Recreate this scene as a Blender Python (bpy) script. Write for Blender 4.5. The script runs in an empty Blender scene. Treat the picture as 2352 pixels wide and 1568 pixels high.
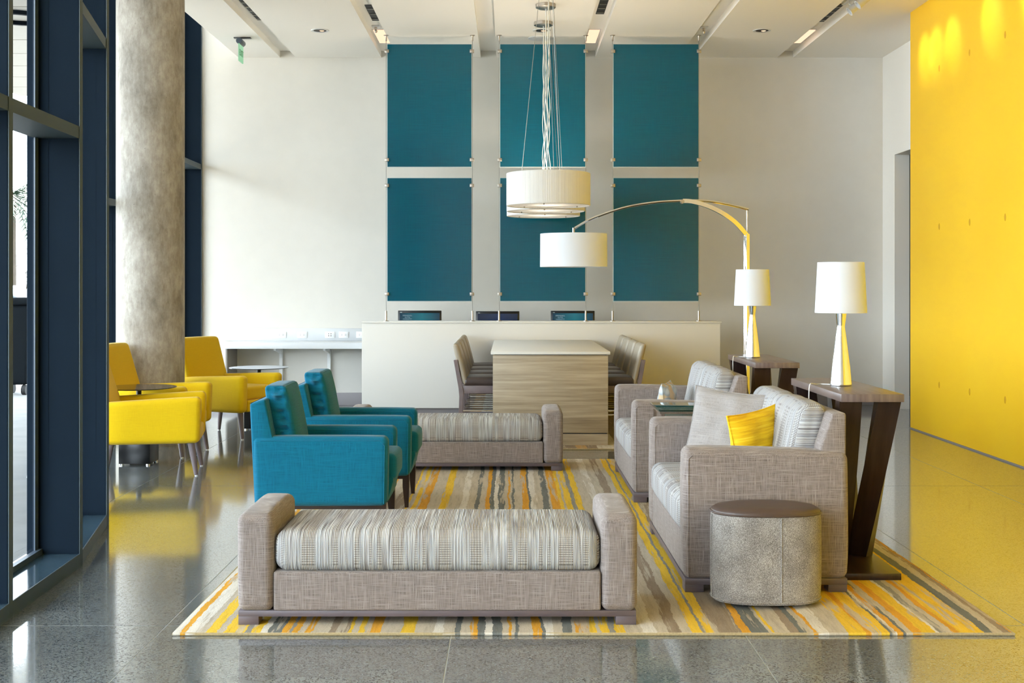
import bpy, bmesh, math, random
from mathutils import Vector, Matrix, noise
random.seed(7)
R = math.radians
PI = math.pi
sc = bpy.context.scene
COL = sc.collection

# ------------------------------------------------------------------ camera
H = 1.5
F = 2800.0
cam_d = bpy.data.cameras.new('camera')
cam_d.sensor_width = 36.0
cam_d.lens = F / 2352 * 36.0
cam_d.shift_x = 8 / 2352
cam_d.shift_y = -124 / 2352
cam_d.clip_end = 300
cam = bpy.data.objects.new('camera', cam_d)
cam.location = (0, 0, H)
cam.rotation_euler = (PI / 2, 0, 0)
COL.objects.link(cam)
sc.camera = cam

# ------------------------------------------------------------------ view
sc.view_settings.view_transform = 'Standard'
sc.view_settings.look = 'None'
sc.view_settings.exposure = 0.22
sc.view_settings.gamma = 1.0
sc.view_settings.use_curve_mapping = False
sc.cycles.use_denoising = True
sc.cycles.max_bounces = 8
sc.cycles.diffuse_bounces = 5
sc.cycles.glossy_bounces = 4
sc.cycles.transmission_bounces = 6
sc.cycles.transparent_max_bounces = 10
sc.cycles.caustics_reflective = False
sc.cycles.caustics_refractive = False
sc.cycles.sample_clamp_indirect = 6.0

# ------------------------------------------------------------------ sky
SKY = 12.5
w = bpy.data.worlds.new('sky')
sc.world = w
w.use_nodes = True
bg = w.node_tree.nodes['Background']
bg.inputs[0].default_value = (0.80, 0.90, 1.0, 1)
bg.inputs[1].default_value = SKY

# sun outside, coming low over the street from the left and slightly from behind the camera
sun_d = bpy.data.lights.new('sun', 'SUN')
sun_d.energy = 70.0
sun_d.angle = R(3)
sun_d.color = (1, 0.95, 0.88)
sun = bpy.data.objects.new('sun', sun_d)
COL.objects.link(sun)
sun.rotation_euler = Vector((0.10, -0.62, -0.80)).to_track_quat('-Z', 'Y').to_euler()

def portal(loc, rot, sx, sy):
    d = bpy.data.lights.new('window_portal', 'AREA')
    d.shape = 'RECTANGLE'
    d.size = sx
    d.size_y = sy
    d.cycles.is_portal = True
    o = bpy.data.objects.new('window_portal', d)
    o.location = loc
    o.rotation_euler = rot
    COL.objects.link(o)

portal((-3.9, 12.9, 2.5), (0, R(-90), 0), 4.9, 5.3)
portal((-3.1, 8.8, 2.4), (0, R(-90), R(24)), 4.6, 3.4)
portal((-2.3, 1.7, 2.3), (0, R(-90), R(2)), 4.4, 11.5)

def lamp(kind, name, loc, energy, color, size=0.1, aim=None, spot=None, blend=0.5):
    d = bpy.data.lights.new(name, kind)
    d.energy = energy
    d.color = color
    if kind == 'AREA':
        d.size = size
    else:
        d.shadow_soft_size = size
    if kind == 'SPOT':
        d.spot_size = spot
        d.spot_blend = blend
    o = bpy.data.objects.new(name, d)
    o.location = loc
    if aim is not None:
        o.rotation_euler = (Vector(aim) - Vector(loc)).to_track_quat('-Z', 'Y').to_euler()
    COL.objects.link(o)
    return o

# ------------------------------------------------------------------ helpers
def lin(c):
    return tuple(((v / 255) / 12.92 if v / 255 <= 0.04045 else ((v / 255 + 0.055) / 1.055) ** 2.4) for v in c) + (1,)

def at(px, py, Y):
    return Vector(((px - 1168) * Y / F, Y, H - (py - 660) * Y / F))

def link(o, parent=None):
    COL.objects.link(o)
    if parent is not None:
        o.parent = parent
    return o

def tag(o, label, cat, group=None, kind=None):
    o['label'] = label
    o['category'] = cat
    if group:
        o['group'] = group
    if kind:
        o['kind'] = kind
    return o

def thing(name, label, cat, loc=(0, 0, 0), rz=0.0, group=None):
    o = bpy.data.objects.new(name, None)
    o.empty_display_size = 0.1
    link(o)
    o.location = loc
    o.rotation_euler = (0, 0, rz)
    return tag(o, label, cat, group)

def shade(me, ang=35):
    me.polygons.foreach_set('use_smooth', [True] * len(me.polygons))
    me.set_sharp_from_angle(angle=R(ang))

def obj(name, bm, mat, parent=None, smooth=35, wn=False):
    bmesh.ops.recalc_face_normals(bm, faces=bm.faces[:])
    me = bpy.data.meshes.new(name)
    bm.to_mesh(me)
    bm.free()
    if smooth:
        shade(me, smooth)
    me.materials.append(mat)
    o = bpy.data.objects.new(name, me)
    link(o, parent)
    if wn:
        m = o.modifiers.new('normals', 'WEIGHTED_NORMAL')
        m.keep_sharp = True
    return o

def struct(name, bm, mat, parent=None, **k):
    o = obj(name, bm, mat, parent, **k)
    if parent is None:
        o['kind'] = 'structure'
    return o

def box(bm, x0, x1, y0, y1, z0, z1, bev=0.0, seg=2, M=None):
    r = bmesh.ops.create_cube(bm, size=1.0)
    vs = r['verts']
    for v in vs:
        v.co = Vector((x0 + (v.co.x + .5) * (x1 - x0), y0 + (v.co.y + .5) * (y1 - y0), z0 + (v.co.z + .5) * (z1 - z0)))
    if bev > 0:
        es = list({e for v in vs for e in v.link_edges})
        rr = bmesh.ops.bevel(bm, geom=es, offset=bev, segments=seg, profile=0.5, affect='EDGES')
        vs = list({v for f in rr['faces'] for v in f.verts} | {v for v in vs if v.is_valid})
    if M is not None:
        for v in vs:
            v.co = M @ v.co
    return vs

def bx(*a, **k):
    bm = bmesh.new()
    box(bm, *a, **k)
    return bm

def lathe(bm, prof, n=32, M=None, cap=True):
    rings = []
    for (r, z) in prof:
        if r < 1e-6:
            rings.append([bm.verts.new((0, 0, z))])
        else:
            rings.append([bm.verts.new((r * math.cos(2 * PI * i / n), r * math.sin(2 * PI * i / n), z)) for i in range(n)])
    for a, b in zip(rings[:-1], rings[1:]):
        for i in range(n):
            j = (i + 1) % n
            if len(a) == 1 and len(b) == 1:
                continue
            if len(a) == 1:
                bm.faces.new((a[0], b[i], b[j]))
            elif len(b) == 1:
                bm.faces.new((a[i], b[0], a[j]))
            else:
                bm.faces.new((a[i], b[i], b[j], a[j]))
    if cap:
        for rg in (rings[0], rings[-1]):
            if len(rg) > 1:
                bm.faces.new(rg)
    vs = [v for rg in rings for v in rg]
    if M is not None:
        for v in vs:
            v.co = M @ v.co
    return vs

def lt(prof, **k):
    bm = bmesh.new()
    lathe(bm, prof, **k)
    return bm

def tube(bm, pts, r, n=8, closed=False, sq=None):
    """round (or sq=(w,h) rectangular) bar along pts"""
    pts = [Vector(p) for p in pts]
    N = len(pts)
    rings = []
    up = None
    for i in range(N):
        if closed:
            t = pts[(i + 1) % N] - pts[i - 1]
        else:
            t = pts[min(i + 1, N - 1)] - pts[max(i - 1, 0)]
        t.normalize()
        if up is None:
            a = Vector((0, 0, 1)) if abs(t.z) < 0.9 else Vector((0, 1, 0))
            up = (a - t * a.dot(t)).normalized()
        else:
            up = (up - t * up.dot(t)).normalized()
        s = t.cross(up)
        rr = r[i] if isinstance(r, (list, tuple)) else r
        if sq:
            hw, hh = sq[0] / 2 * rr, sq[1] / 2 * rr
            ring = [bm.verts.new(pts[i] + s * a_ * hw + up * b_ * hh) for a_, b_ in ((-1, -1), (1, -1), (1, 1), (-1, 1))]
        else:
            ring = [bm.verts.new(pts[i] + (s * math.cos(2 * PI * k / n) + up * math.sin(2 * PI * k / n)) * rr) for k in range(n)]
        rings.append(ring)
    m = len(rings[0])
    for i in range(N if closed else N - 1):
        a, b = rings[i], rings[(i + 1) % N]
        for k in range(m):
            bm.faces.new((a[k], a[(k + 1) % m], b[(k + 1) % m], b[k]))
    if not closed:
        bm.faces.new(rings[0])
        bm.faces.new(rings[-1])

def tb(pts, r, **k):
    bm = bmesh.new()
    tube(bm, pts, r, **k)
    return bm

def prism(bm, pts, y0, y1, bev=0.0, seg=2):
    """extrude a polygon given in x,z along y"""
    a = [bm.verts.new((x, y0, z)) for x, z in pts]
    b = [bm.verts.new((x, y1, z)) for x, z in pts]
    fs = [bm.faces.new(a), bm.faces.new(b)]
    n = len(pts)
    for i in range(n):
        fs.append(bm.faces.new((a[i], a[(i + 1) % n], b[(i + 1) % n], b[i])))
    if bev > 0:
        es = list({e for f in fs for e in f.edges})
        bmesh.ops.bevel(bm, geom=es, offset=bev, segments=seg, profile=0.5, affect='EDGES')

def pr(*a, **k):
    bm = bmesh.new()
    prism(bm, *a, **k)
    return bm

def soft(cx, cy, cz, sx, sy, sz, r=0.03, puff=(0, 0, 0), n=8, fn=None, bm=None, wob=0.0, seed=0):
    """upholstered block: rounded box with puffed faces"""
    if bm is None:
        bm = bmesh.new()
    h = (sx / 2, sy / 2, sz / 2)
    r = min(r, min(h) * 0.98)
    rs = 4
    def axis(hh):
        ts = [hh - r + r * math.tan(PI / 4 * k / rs) for k in range(rs + 1)]
        inner = [-(hh - r) + 2 * (hh - r) * k / n for k in range(n + 1)]
        return [-t for t in reversed(ts[1:])] + inner + ts[1:]
    ax = [axis(v) for v in h]
    cache = {}
    def vert(p):
        k = tuple(round(c, 6) for c in p)
        if k in cache:
            return cache[k]
        q = Vector([max(-(h[i] - r), min(h[i] - r, p[i])) for i in range(3)])
        d = Vector(p) - q
        d.normalize()
        c = q + d * r
        u = [max(-1, min(1, c[i] / h[i])) for i in range(3)]
        f = [(1 - u[i] ** 4) for i in range(3)]
        c = Vector((c.x + puff[0] * u[0] * f[1] * f[2] , c.y + puff[1] * u[1] * f[0] * f[2], c.z + puff[2] * u[2] * f[0] * f[1]))
        if wob:
            nv = noise.noise_vector(Vector((c.x * 9 + seed, c.y * 9, c.z * 9)))
            c = c + nv * wob
        c = c + Vector((cx, cy, cz))
        if fn:
            c = Vector(fn(c))
        v = bm.verts.new(c)
        cache[k] = v
        return v
    for a in range(3):
        b, c = (a + 1) % 3, (a + 2) % 3
        for sgn in (-1, 1):
            for i in range(len(ax[b]) - 1):
                for j in range(len(ax[c]) - 1):
                    q = []
                    for (ii, jj) in ((i, j), (i + 1, j), (i + 1, j + 1), (i, j + 1)):
                        p = [0, 0, 0]
                        p[a] = sgn * h[a]
                        p[b] = ax[b][ii]
                        p[c] = ax[c][jj]
                        q.append(vert(p))
                    if sgn < 0:
                        q.reverse()
                    try:
                        bm.faces.new(q)
                    except ValueError:
                        pass
    return bm

def pillow(wd, ht, th, n=22, ear=0.06, fold=0.006, seed=0):
    """throw pillow standing in local xz plane, bottom at z=0, normal along y"""
    bm = bmesh.new()
    grid = {}
    outline = []
    for s in (-1, 1):
        for i in range(n + 1):
            for j in range(n + 1):
                u, v = -1 + 2 * i / n, -1 + 2 * j / n
                edge = i in (0, n) or j in (0, n)
                x = u * wd / 2 * (1 - ear * (1 - v * v) * 1.2)
                z = v * ht / 2 * (1 - ear * (1 - u * u) * 1.2) + ht / 2
                t = ((1 - u * u) * (1 - v * v)) ** 0.42 * th / 2
                nz = noise.noise(Vector((u * 2.5 + seed, v * 2.5, s * 3.0))) * fold * 4 * ((1 - u * u) * (1 - v * v)) ** .5
                if edge:
                    if s == 1:
                        grid[(s, i, j)] = grid[(-1, i, j)]
                        continue
                    grid[(s, i, j)] = bm.verts.new((x, 0, z))
                else:
                    grid[(s, i, j)] = bm.verts.new((x, s * t + nz, z))
        for i in range(n):
            for j in range(n):
                q = [grid[(s, i, j)], grid[(s, i + 1, j)], grid[(s, i + 1, j + 1)], grid[(s, i, j + 1)]]
                bm.faces.new(q if s < 0 else q[::-1])
    path = [grid[(-1, i, 0)] for i in range(n)] + [grid[(-1, n, j)] for j in range(n)] + \
           [grid[(-1, i, n)] for i in range(n, 0, -1)] + [grid[(-1, 0, j)] for j in range(n, 0, -1)]
    outline = [v.co.copy() for v in path]
    return bm, outline

def dup(root, loc=None, rz=None, label=None, group=None):
    r = root.copy()
    COL.objects.link(r)
    if loc is not None:
        r.location = loc
    if rz is not None:
        r.rotation_euler = (0, 0, rz)
    if label:
        r['label'] = label
    if group:
        r['group'] = group
    for ch in list(root.children):
        c = ch.copy()
        COL.objects.link(c)
        c.parent = r
        for g in ch.children:
            d = g.copy()
            COL.objects.link(d)
            d.parent = c
    return r

# ------------------------------------------------------------------ materials
class NT:
    def __init__(s, name):
        s.m = bpy.data.materials.new(name)
        s.m.use_nodes = True
        s.t = s.m.node_tree
        s.b = s.t.nodes['Principled BSDF']
        s.out = s.t.nodes['Material Output']
    def n(s, typ, **props):
        nd = s.t.nodes.new(typ)
        for k, v in props.items():
            setattr(nd, k, v)
        return nd
    def l(s, a, b):
        s.t.links.new(a, b)
    def coord(s, kind='Object', scale=(1, 1, 1)):
        tc = s.n('ShaderNodeTexCoord')
        mp = s.n('ShaderNodeMapping')
        mp.inputs['Scale'].default_value = scale
        s.l(tc.outputs[kind], mp.inputs[0])
        return mp.outputs[0]
    def noise(s, vec, scale=5, detail=3, rough=0.5):
        nd = s.n('ShaderNodeTexNoise')
        nd.inputs['Scale'].default_value = scale
        nd.inputs['Detail'].default_value = detail
        nd.inputs['Roughness'].default_value = rough
        s.l(vec, nd.inputs['Vector'])
        return nd.outputs[0]
    def ramp(s, fac, stops, interp='LINEAR'):
        nd = s.n('ShaderNodeValToRGB')
        cr = nd.color_ramp
        cr.interpolation = interp
        while len(cr.elements) < len(stops):
            cr.elements.new(0.5)
        for e, (p, c) in zip(cr.elements, stops):
            e.position = p
            e.color = c
        s.l(fac, nd.inputs[0])
        return nd.outputs[0]
    def math(s, op, a, b=None, clamp=False):
        nd = s.n('ShaderNodeMath', operation=op)
        nd.use_clamp = clamp
        for i, v in enumerate((a, b)):
            if v is None:
                continue
            if isinstance(v, (int, float)):
                nd.inputs[i].default_value = v
            else:
                s.l(v, nd.inputs[i])
        return nd.outputs[0]
    def mix(s, fac, a, b, mode='MIX'):
        nd = s.n('ShaderNodeMix', data_type='RGBA', blend_type=mode)
        for i, v in ((0, fac), (6, a), (7, b)):
            if isinstance(v, (int, float)):
                nd.inputs[i].default_value = v
            elif isinstance(v, tuple):
                nd.inputs[i].default_value = v
            else:
                s.l(v, nd.inputs[i])
        return nd.outputs[2]
    def bump(s, h, strength=0.3, dist=0.01):
        nd = s.n('ShaderNodeBump')
        nd.inputs['Strength'].default_value = strength
        nd.inputs['Distance'].default_value = dist
        s.l(h, nd.inputs['Height'])
        s.l(nd.outputs[0], s.b.inputs['Normal'])
    def sep(s, vec):
        nd = s.n('ShaderNodeSeparateXYZ')
        s.l(vec, nd.inputs[0])
        return nd.outputs
    def set(s, **k):
        for a, v in k.items():
            s.b.inputs[a.replace('_', ' ')].default_value = v

def plain(name, c, rough=0.5, metal=0.0, var=0.0, scale=6, bump=0.0, bscale=200, spec=0.5):
    t = NT(name)
    c = lin(c)
    t.set(Roughness=rough, Metallic=metal, Base_Color=c)
    t.b.inputs['Specular IOR Level'].default_value = spec
    v = t.coord()
    if var > 0:
        nz = t.noise(v, scale, 4)
        d = tuple(x * (1 - var) for x in c[:3]) + (1,)
        u = tuple(min(1, x * (1 + var)) for x in c[:3]) + (1,)
        t.l(t.ramp(nz, [(0.3, d), (0.7, u)]), t.b.inputs['Base Color'])
    if bump > 0:
        t.bump(t.noise(v, bscale, 2), bump, 0.002)
    return t.m

def emit(name, c, s):
    t = NT(name)
    t.set(Base_Color=(0, 0, 0, 1), Emission_Color=lin(c), Emission_Strength=s)
    return t.m

M = {}
M['wall'] = plain('wall_paint', (217, 213, 205), 0.75, bump=0.05, var=0.015)
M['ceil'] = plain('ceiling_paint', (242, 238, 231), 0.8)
M['base_gray'] = plain('baseboard_gray', (140, 134, 136), 0.5)
M['door_gray'] = plain('corridor_paint', (140, 134, 126), 0.7)
M['desk'] = plain('desk_laminate', (218, 215, 208), 0.6, spec=0.25)
M['white'] = plain('white_laminate', (208, 210, 212), 0.3)
M['white_plastic'] = plain('white_plastic', (240, 240, 240), 0.35)
M['dark_slot'] = plain('dark_recess', (12, 12, 12), 0.6)
M['nickel'] = plain('brushed_nickel', (178, 170, 160), 0.34, 1.0)
M['chrome'] = plain('chrome', (235, 235, 235), 0.06, 1.0)
M['steel'] = plain('steel_wire', (150, 148, 142), 0.3, 1.0)
M['black'] = plain('black_lacquer', (10, 10, 12), 0.3)
M['screen_bezel'] = plain('black_bezel', (8, 8, 10), 0.3)
M['cord'] = plain('white_cord', (235, 235, 232), 0.4)
M['leg_gray'] = plain('gray_stained_leg', (108, 96, 98), 0.4, var=0.08)
M['leg_dark'] = plain('espresso_leg', (38, 24, 20), 0.35, var=0.1)
M['navy'] = plain('navy_metal', (12, 24, 35), 0.75, var=0.05, spec=0.08)
M['nose'] = plain('mullion_nose', (60, 72, 78), 0.5, spec=0.3)
M['alu'] = plain('aluminium_frame', (60, 72, 86), 0.4, 0.0)
M['bin'] = plain('bin_plastic', (9, 13, 16), 0.9, spec=0.1)
M['car_blue'] = plain('car_paint', (16, 40, 66), 0.3)
M['car_glass'] = plain('car_glass', (50, 66, 76), 0.1)
M['tyre'] = plain('tyre', (20, 20, 20), 0.8)
M['bark'] = plain('bark', (60, 52, 42), 0.9, var=0.2)
M['frond'] = plain('palm_frond', (34, 52, 36), 0.6, var=0.2)
M['soffit'] = plain('soffit_plank', (112, 110, 104), 0.7, var=0.03)
M['pave'] = plain('pavement', (112, 112, 110), 0.8, var=0.12, scale=3)
M['brown_leather'] = plain('brown_leather', (76, 60, 52), 0.38, var=0.06, bump=0.15, bscale=300)
M['seat_vinyl'] = plain('dark_brown_vinyl', (62, 50, 46), 0.35, var=0.06)
M['taupe_vinyl'] = plain('taupe_vinyl', (158, 146, 126), 0.42, var=0.05)
M['stool_wood'] = plain('stool_wood', (118, 104, 104), 0.45, var=0.08, scale=20)
M['green_glass'] = emit('exit_green', (150, 212, 165), 0.75)
M['warm_panel'] = emit('warm_diffuser', (255, 214, 178), 1.1)
M['pole_paint'] = plain('railing_paint', (36, 58, 84), 0.5)

def mat_yellow_wall():
    t = NT('yellow_lacquer_wall')
    v = t.coord()
    nz = t.noise(v, 1.2, 3)
    t.l(t.ramp(nz, [(0.3, lin((248, 196, 28))), (0.7, lin((251, 202, 34)))]), t.b.inputs['Base Color'])
    t.set(Roughness=0.42)
    t.bump(t.noise(v, 60, 2), 0.05, 0.003)
    return t.m
M['yellow_wall'] = mat_yellow_wall()
M['tie'] = plain('tie_hole_filler', (214, 158, 6), 0.5)

def mat_floor():
    t = NT('polished_concrete')
    v = t.coord()
    big = t.noise(v, 0.9, 5, 0.6)
    base = t.ramp(big, [(0.3, lin((112, 117, 117))), (0.7, lin((134, 137, 134)))])
    vo = t.n('ShaderNodeTexVoronoi')
    vo.inputs['Scale'].default_value = 165
    wv = t.noise(v, 40, 2)
    mx = t.n('ShaderNodeMix', data_type='VECTOR')
    mx.inputs[0].default_value = 0.03
    t.l(v, mx.inputs[4])
    nc = t.n('ShaderNodeTexNoise')
    nc.inputs['Scale'].default_value = 30
    t.l(v, nc.inputs['Vector'])
    t.l(nc.outputs['Color'], mx.inputs[5])
    t.l(mx.outputs[1], vo.inputs['Vector'])
    sp = t.math('GREATER_THAN', t.sep(vo.outputs['Color'])[0], 0.60)
    near = t.math('LESS_THAN', vo.outputs['Distance'], 0.55)
    dark = t.math('MULTIPLY', t.math('MULTIPLY', sp, near), 1.0)
    c = t.mix(dark, base, lin((14, 20, 24)))
    sp2 = t.math('LESS_THAN', t.sep(vo.outputs['Color'])[1], 0.06)
    c = t.mix(t.math('MULTIPLY', sp2, 0.3), c, lin((150, 152, 150)))
    t.l(c, t.b.inputs['Base Color'])
    t.set(Roughness=0.09, IOR=1.9, Coat_Weight=0.75, Coat_Roughness=0.085, Coat_IOR=1.6)
    rr = t.ramp(big, [(0.2, (0.07, 0.07, 0.07, 1)), (0.8, (0.12, 0.12, 0.12, 1))])
    rsum = t.math('ADD', 0.09, t.math('MULTIPLY', dark, 0.14))
    t.l(rsum, t.b.inputs['Roughness'])
    t.l(t.math('SUBTRACT', 0.75, t.math('MULTIPLY', dark, 0.3)), t.b.inputs['Coat Weight'])
    t.bump(t.noise(v, 5, 2), 0.05, 0.004)
    return t.m
M['floor'] = mat_floor()
M['joint'] = plain('joint_filler', (176, 178, 174), 0.4)
M['sill'] = plain('terrazzo_sill', (52, 70, 82), 0.12, var=0.25, scale=60)

def mat_concrete():
    t = NT('column_concrete')
    v = t.coord(scale=(1, 1, 0.7))
    a = t.noise(v, 3.2, 10, 0.72)
    b = t.noise(t.coord(scale=(3, 3, 1)), 9, 6, 0.75)
    f = t.math('ADD', t.math('MULTIPLY', a, 0.65), t.math('MULTIPLY', b, 0.35))
    c = t.ramp(f, [(0.36, lin((118, 110, 98))), (0.5, lin((155, 147, 135))), (0.62, lin((182, 176, 165)))])
    pit = t.math('GREATER_THAN', t.noise(t.coord(), 45, 2), 0.74)
    c = t.mix(t.math('MULTIPLY', pit, .6), c, lin((95, 88, 78)))
    t.l(c, t.b.inputs['Base Color'])
    t.set(Roughness=0.65)
    t.bump(f, 0.15, 0.01)
    return t.m
M['concrete'] = mat_concrete()

def mat_linen(name, c1, c2, c3, sc_=1.0, rough=0.9, bump=0.35):
    """cross woven cloth: threads standing and lying, seen on any face"""
    t = NT(name)
    a = t.noise(t.coord(scale=(460 * sc_, 460 * sc_, 10 * sc_)), 1, 2, 0.7)
    b = t.noise(t.coord(scale=(10 * sc_, 10 * sc_, 460 * sc_)), 1, 2, 0.7)
    f = t.math('ADD', t.math('MULTIPLY', a, 0.5), t.math('MULTIPLY', b, 0.5))
    c = t.ramp(f, [(0.36, lin(c1)), (0.48, lin(c2))])
    hi = t.ramp(t.math('MAXIMUM', a, b), [(0.52, (0, 0, 0, 1)), (0.72, (1, 1, 1, 1))])
    c = t.mix(t.math('MULTIPLY', hi, 0.62), c, lin(c3))
    t.l(c, t.b.inputs['Base Color'])
    t.set(Roughness=rough)
    t.b.inputs['Sheen Weight'].default_value = 0.15
    t.b.inputs['Specular IOR Level'].default_value = 0.2
    t.bump(f, bump, 0.004)
    return t.m
M['linen'] = mat_linen('taupe_linen', (100, 89, 84), (129, 117, 111), (182, 173, 167))
M['linen_light'] = mat_linen('light_linen', (128, 121, 118), (150, 143, 139), (172, 166, 162))
M['teal_cloth'] = mat_linen('teal_cloth', (0, 82, 110), (0, 101, 130), (4, 118, 148), bump=0.2)
M['yellow_cloth'] = mat_linen('yellow_cloth', (212, 172, 0), (220, 182, 2), (228, 194, 10), 1.3, 0.8, 0.25)
M['stool_fab'] = M['taupe_vinyl']

def mat_tweed():
    t = NT('gray_tweed')
    v = t.coord()
    ch = t.n('ShaderNodeTexChecker')
    ch.inputs['Scale'].default_value = 330
    t.l(v, ch.inputs['Vector'])
    nz = t.noise(t.coord(scale=(1, 1, 0.6)), 420, 3, 0.7)
    nb = t.noise(v, 9, 3)
    f = t.math('ADD', t.math('MULTIPLY', nz, 0.8), t.math('MULTIPLY', nb, 0.2))
    c = t.ramp(f, [(0.36, lin((84, 77, 72))), (0.5, lin((132, 126, 120))), (0.62, lin((188, 182, 175)))])
    t.l(c, t.b.inputs['Base Color'])
    t.set(Roughness=0.95)
    t.bump(f, 0.4, 0.004)
    return t.m
M['tweed'] = mat_tweed()

def mat_stripe(name, axis, side_axis, along, knot=0.7):
    """ribbed woven cloth; ribs change along `axis`, on the end faces along `side_axis`; knots run along `along`"""
    t = NT(name)
    tc = t.n('ShaderNodeTexCoord')
    P = t.sep(tc.outputs['Object'])
    N = t.sep(tc.outputs['Normal'])
    end = t.math('GREATER_THAN', t.math('ABSOLUTE', N[axis]), 0.75)
    inv = t.math('SUBTRACT', 1.0, end)
    s = t.math('ADD', t.math('MULTIPLY', P[axis], inv), t.math('MULTIPLY', P[side_axis], end))
    q = t.math('ADD', t.math('MULTIPLY', t.math('ADD', P[along[0]], P[along[1]]), inv), t.math('MULTIPLY', P[along[0]], end))
    def nz1(scale, off, detail=2, wv=0.0):
        cb = t.n('ShaderNodeCombineXYZ')
        t.l(t.math('MULTIPLY', s, scale), cb.inputs[0])
        t.l(t.math('MULTIPLY', q, wv), cb.inputs[1])
        cb.inputs[2].default_value = off
        return t.noise(cb.outputs[0], 1, detail, 0.6)
    fine = nz1(150, 1.0, 2, 3.0)
    med = nz1(38, 5.0, 1, 0.6)
    band = nz1(15, 9.0, 1)
    threads = t.ramp(fine, [(0.3, lin((112, 106, 104))), (0.45, lin((164, 161, 161))), (0.58, lin((196, 196, 196))), (0.7, lin((224, 223, 221)))])
    tint = t.ramp(med, [(0.35, lin((196, 190, 186))), (0.5, lin((226, 222, 216))), (0.65, lin((206, 216, 226)))])
    c = t.mix(0.6, threads, tint, 'MULTIPLY')
    c = t.mix(0.35, c, threads)
    w1 = t.math('SINE', t.math('MULTIPLY', s, 900))
    w2 = t.math('SINE', t.math('MULTIPLY', q, 620))
    grid = t.math('GREATER_THAN', t.math('MULTIPLY', t.math('ADD', w1, 0.55), t.math('ADD', w2, 0.55)), 0.2)
    knots = t.mix(grid, lin((100, 86, 76)), lin((208, 202, 192)))
    bm_ = t.ramp(band, [(0.49, (0, 0, 0, 1)), (0.54, (1, 1, 1, 1))])
    c = t.mix(t.math('MULTIPLY', bm_, knot), c, knots)
    t.l(c, t.b.inputs['Base Color'])
    t.set(Roughness=0.9)
    t.b.inputs['Specular IOR Level'].default_value = 0.2
    ribs = t.math('ADD', t.math('MULTIPLY', w1, 0.25), fine)
    t.bump(ribs, 0.6, 0.006)
    return t.m
M['stripe_bench'] = mat_stripe('ribbed_bench_cloth', 0, 2, (2, 1))
M['stripe_sofa'] = mat_stripe('ribbed_sofa_cloth', 1, 2, (2, 0), 0.4)

def mat_yellow_pillow():
    t = NT('yellow_pillow_cloth')
    a = t.noise(t.coord(scale=(4, 4, 90)), 1, 4, 0.7)
    t.l(t.ramp(a, [(0.35, lin((222, 170, 0))), (0.55, lin((244, 200, 8))), (0.7, lin((252, 220, 60)))]), t.b.inputs['Base Color'])
    t.set(Roughness=0.8)
    t.bump(a, 0.3, 0.004)
    return t.m
M['yellow_pillow'] = mat_yellow_pillow()

def mat_silver_pillow():
    t = NT('silver_print_cloth')
    vo = t.n('ShaderNodeTexVoronoi')
    vo.inputs['Scale'].default_value = 14
    t.l(t.coord(), vo.inputs['Vector'])
    t.l(t.ramp(vo.outputs['Distance'], [(0.2, lin((200, 208, 212))), (0.45, lin((150, 160, 168))), (0.6, lin((196, 170, 130)))]), t.b.inputs['Base Color'])
    t.set(Roughness=0.45)
    return t.m
M['silver_pillow'] = mat_silver_pillow()

def mat_panel():
    t = NT('teal_art_glass')
    v = t.coord()
    cl = t.noise(t.coord(scale=(3, 3, 160)), 1, 3, 0.7)
    cl2 = t.noise(t.coord(scale=(160, 3, 3)), 1, 3, 0.7)
    f = t.math('ADD', t.math('MULTIPLY', cl, .6), t.math('MULTIPLY', cl2, .4))
    t.l(t.ramp(f, [(0.35, lin((0, 74, 94))), (0.65, lin((0, 86, 107)))]), t.b.inputs['Base Color'])
    t.set(Roughness=0.14)
    t.b.inputs['Specular IOR Level'].default_value = 0.35
    t.bump(t.noise(v, 55, 2), 0.12, 0.004)
    return t.m
M['panel'] = mat_panel()
M['panel_edge'] = plain('frosted_glass_edge', (205, 215, 214), 0.3)

def mat_wood(name, c1, c2, rough=0.4, sc_=(1.2, 1.2, 60), spec=0.5):
    t = NT(name)
    a = t.noise(t.coord(scale=sc_), 1, 5, 0.65)
    t.l(t.ramp(a, [(0.32, lin(c1)), (0.68, lin(c2))]), t.b.inputs['Base Color'])
    t.set(Roughness=rough)
    t.bump(a, 0.08, 0.003)
    return t.m
M['oak'] = mat_wood('washed_oak', (134, 118, 94), (184, 168, 142), 0.42, (1.0, 1.0, 30))
M['dark_wood'] = mat_wood('walnut_stain', (34, 22, 20), (56, 42, 40), 0.3, (30, 2, 3))
M['top_wood'] = mat_wood('gray_walnut_top', (92, 78, 74), (124, 108, 102), 0.28, (40, 2, 2))
M['frame_wood'] = mat_wood('gray_plum_base', (84, 74, 78), (104, 92, 96), 0.4, (3, 3, 40))

def mat_shade(name, c, ribs=0.0, trans=0.15):
    t = NT(name)
    t.set(Base_Color=lin(c), Roughness=0.85)
    tr = t.n('ShaderNodeBsdfTranslucent')
    tr.inputs[0].default_value = lin(c)
    ms = t.n('ShaderNodeMixShader')
    ms.inputs[0].default_value = trans
    t.l(t.b.outputs[0], ms.inputs[1])
    t.l(tr.outputs[0], ms.inputs[2])
    t.l(ms.outputs[0], t.out.inputs[0])
    if ribs:
        tc = t.n('ShaderNodeTexCoord')
        P = t.sep(tc.outputs['Object'])
        ang = t.math('ARCTAN2', P[1], P[0])
        cb = t.n('ShaderNodeCombineXYZ')
        t.l(t.math('MULTIPLY', ang, ribs), cb.inputs[0])
        nz = t.noise(cb.outputs[0], 1, 2)
        t.l(t.ramp(nz, [(0.3, lin(tuple(x * 0.93 for x in c))), (0.6, lin(c))]), t.b.inputs['Base Color'])
        t.bump(nz, 0.5, 0.01)
    return t.m
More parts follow.
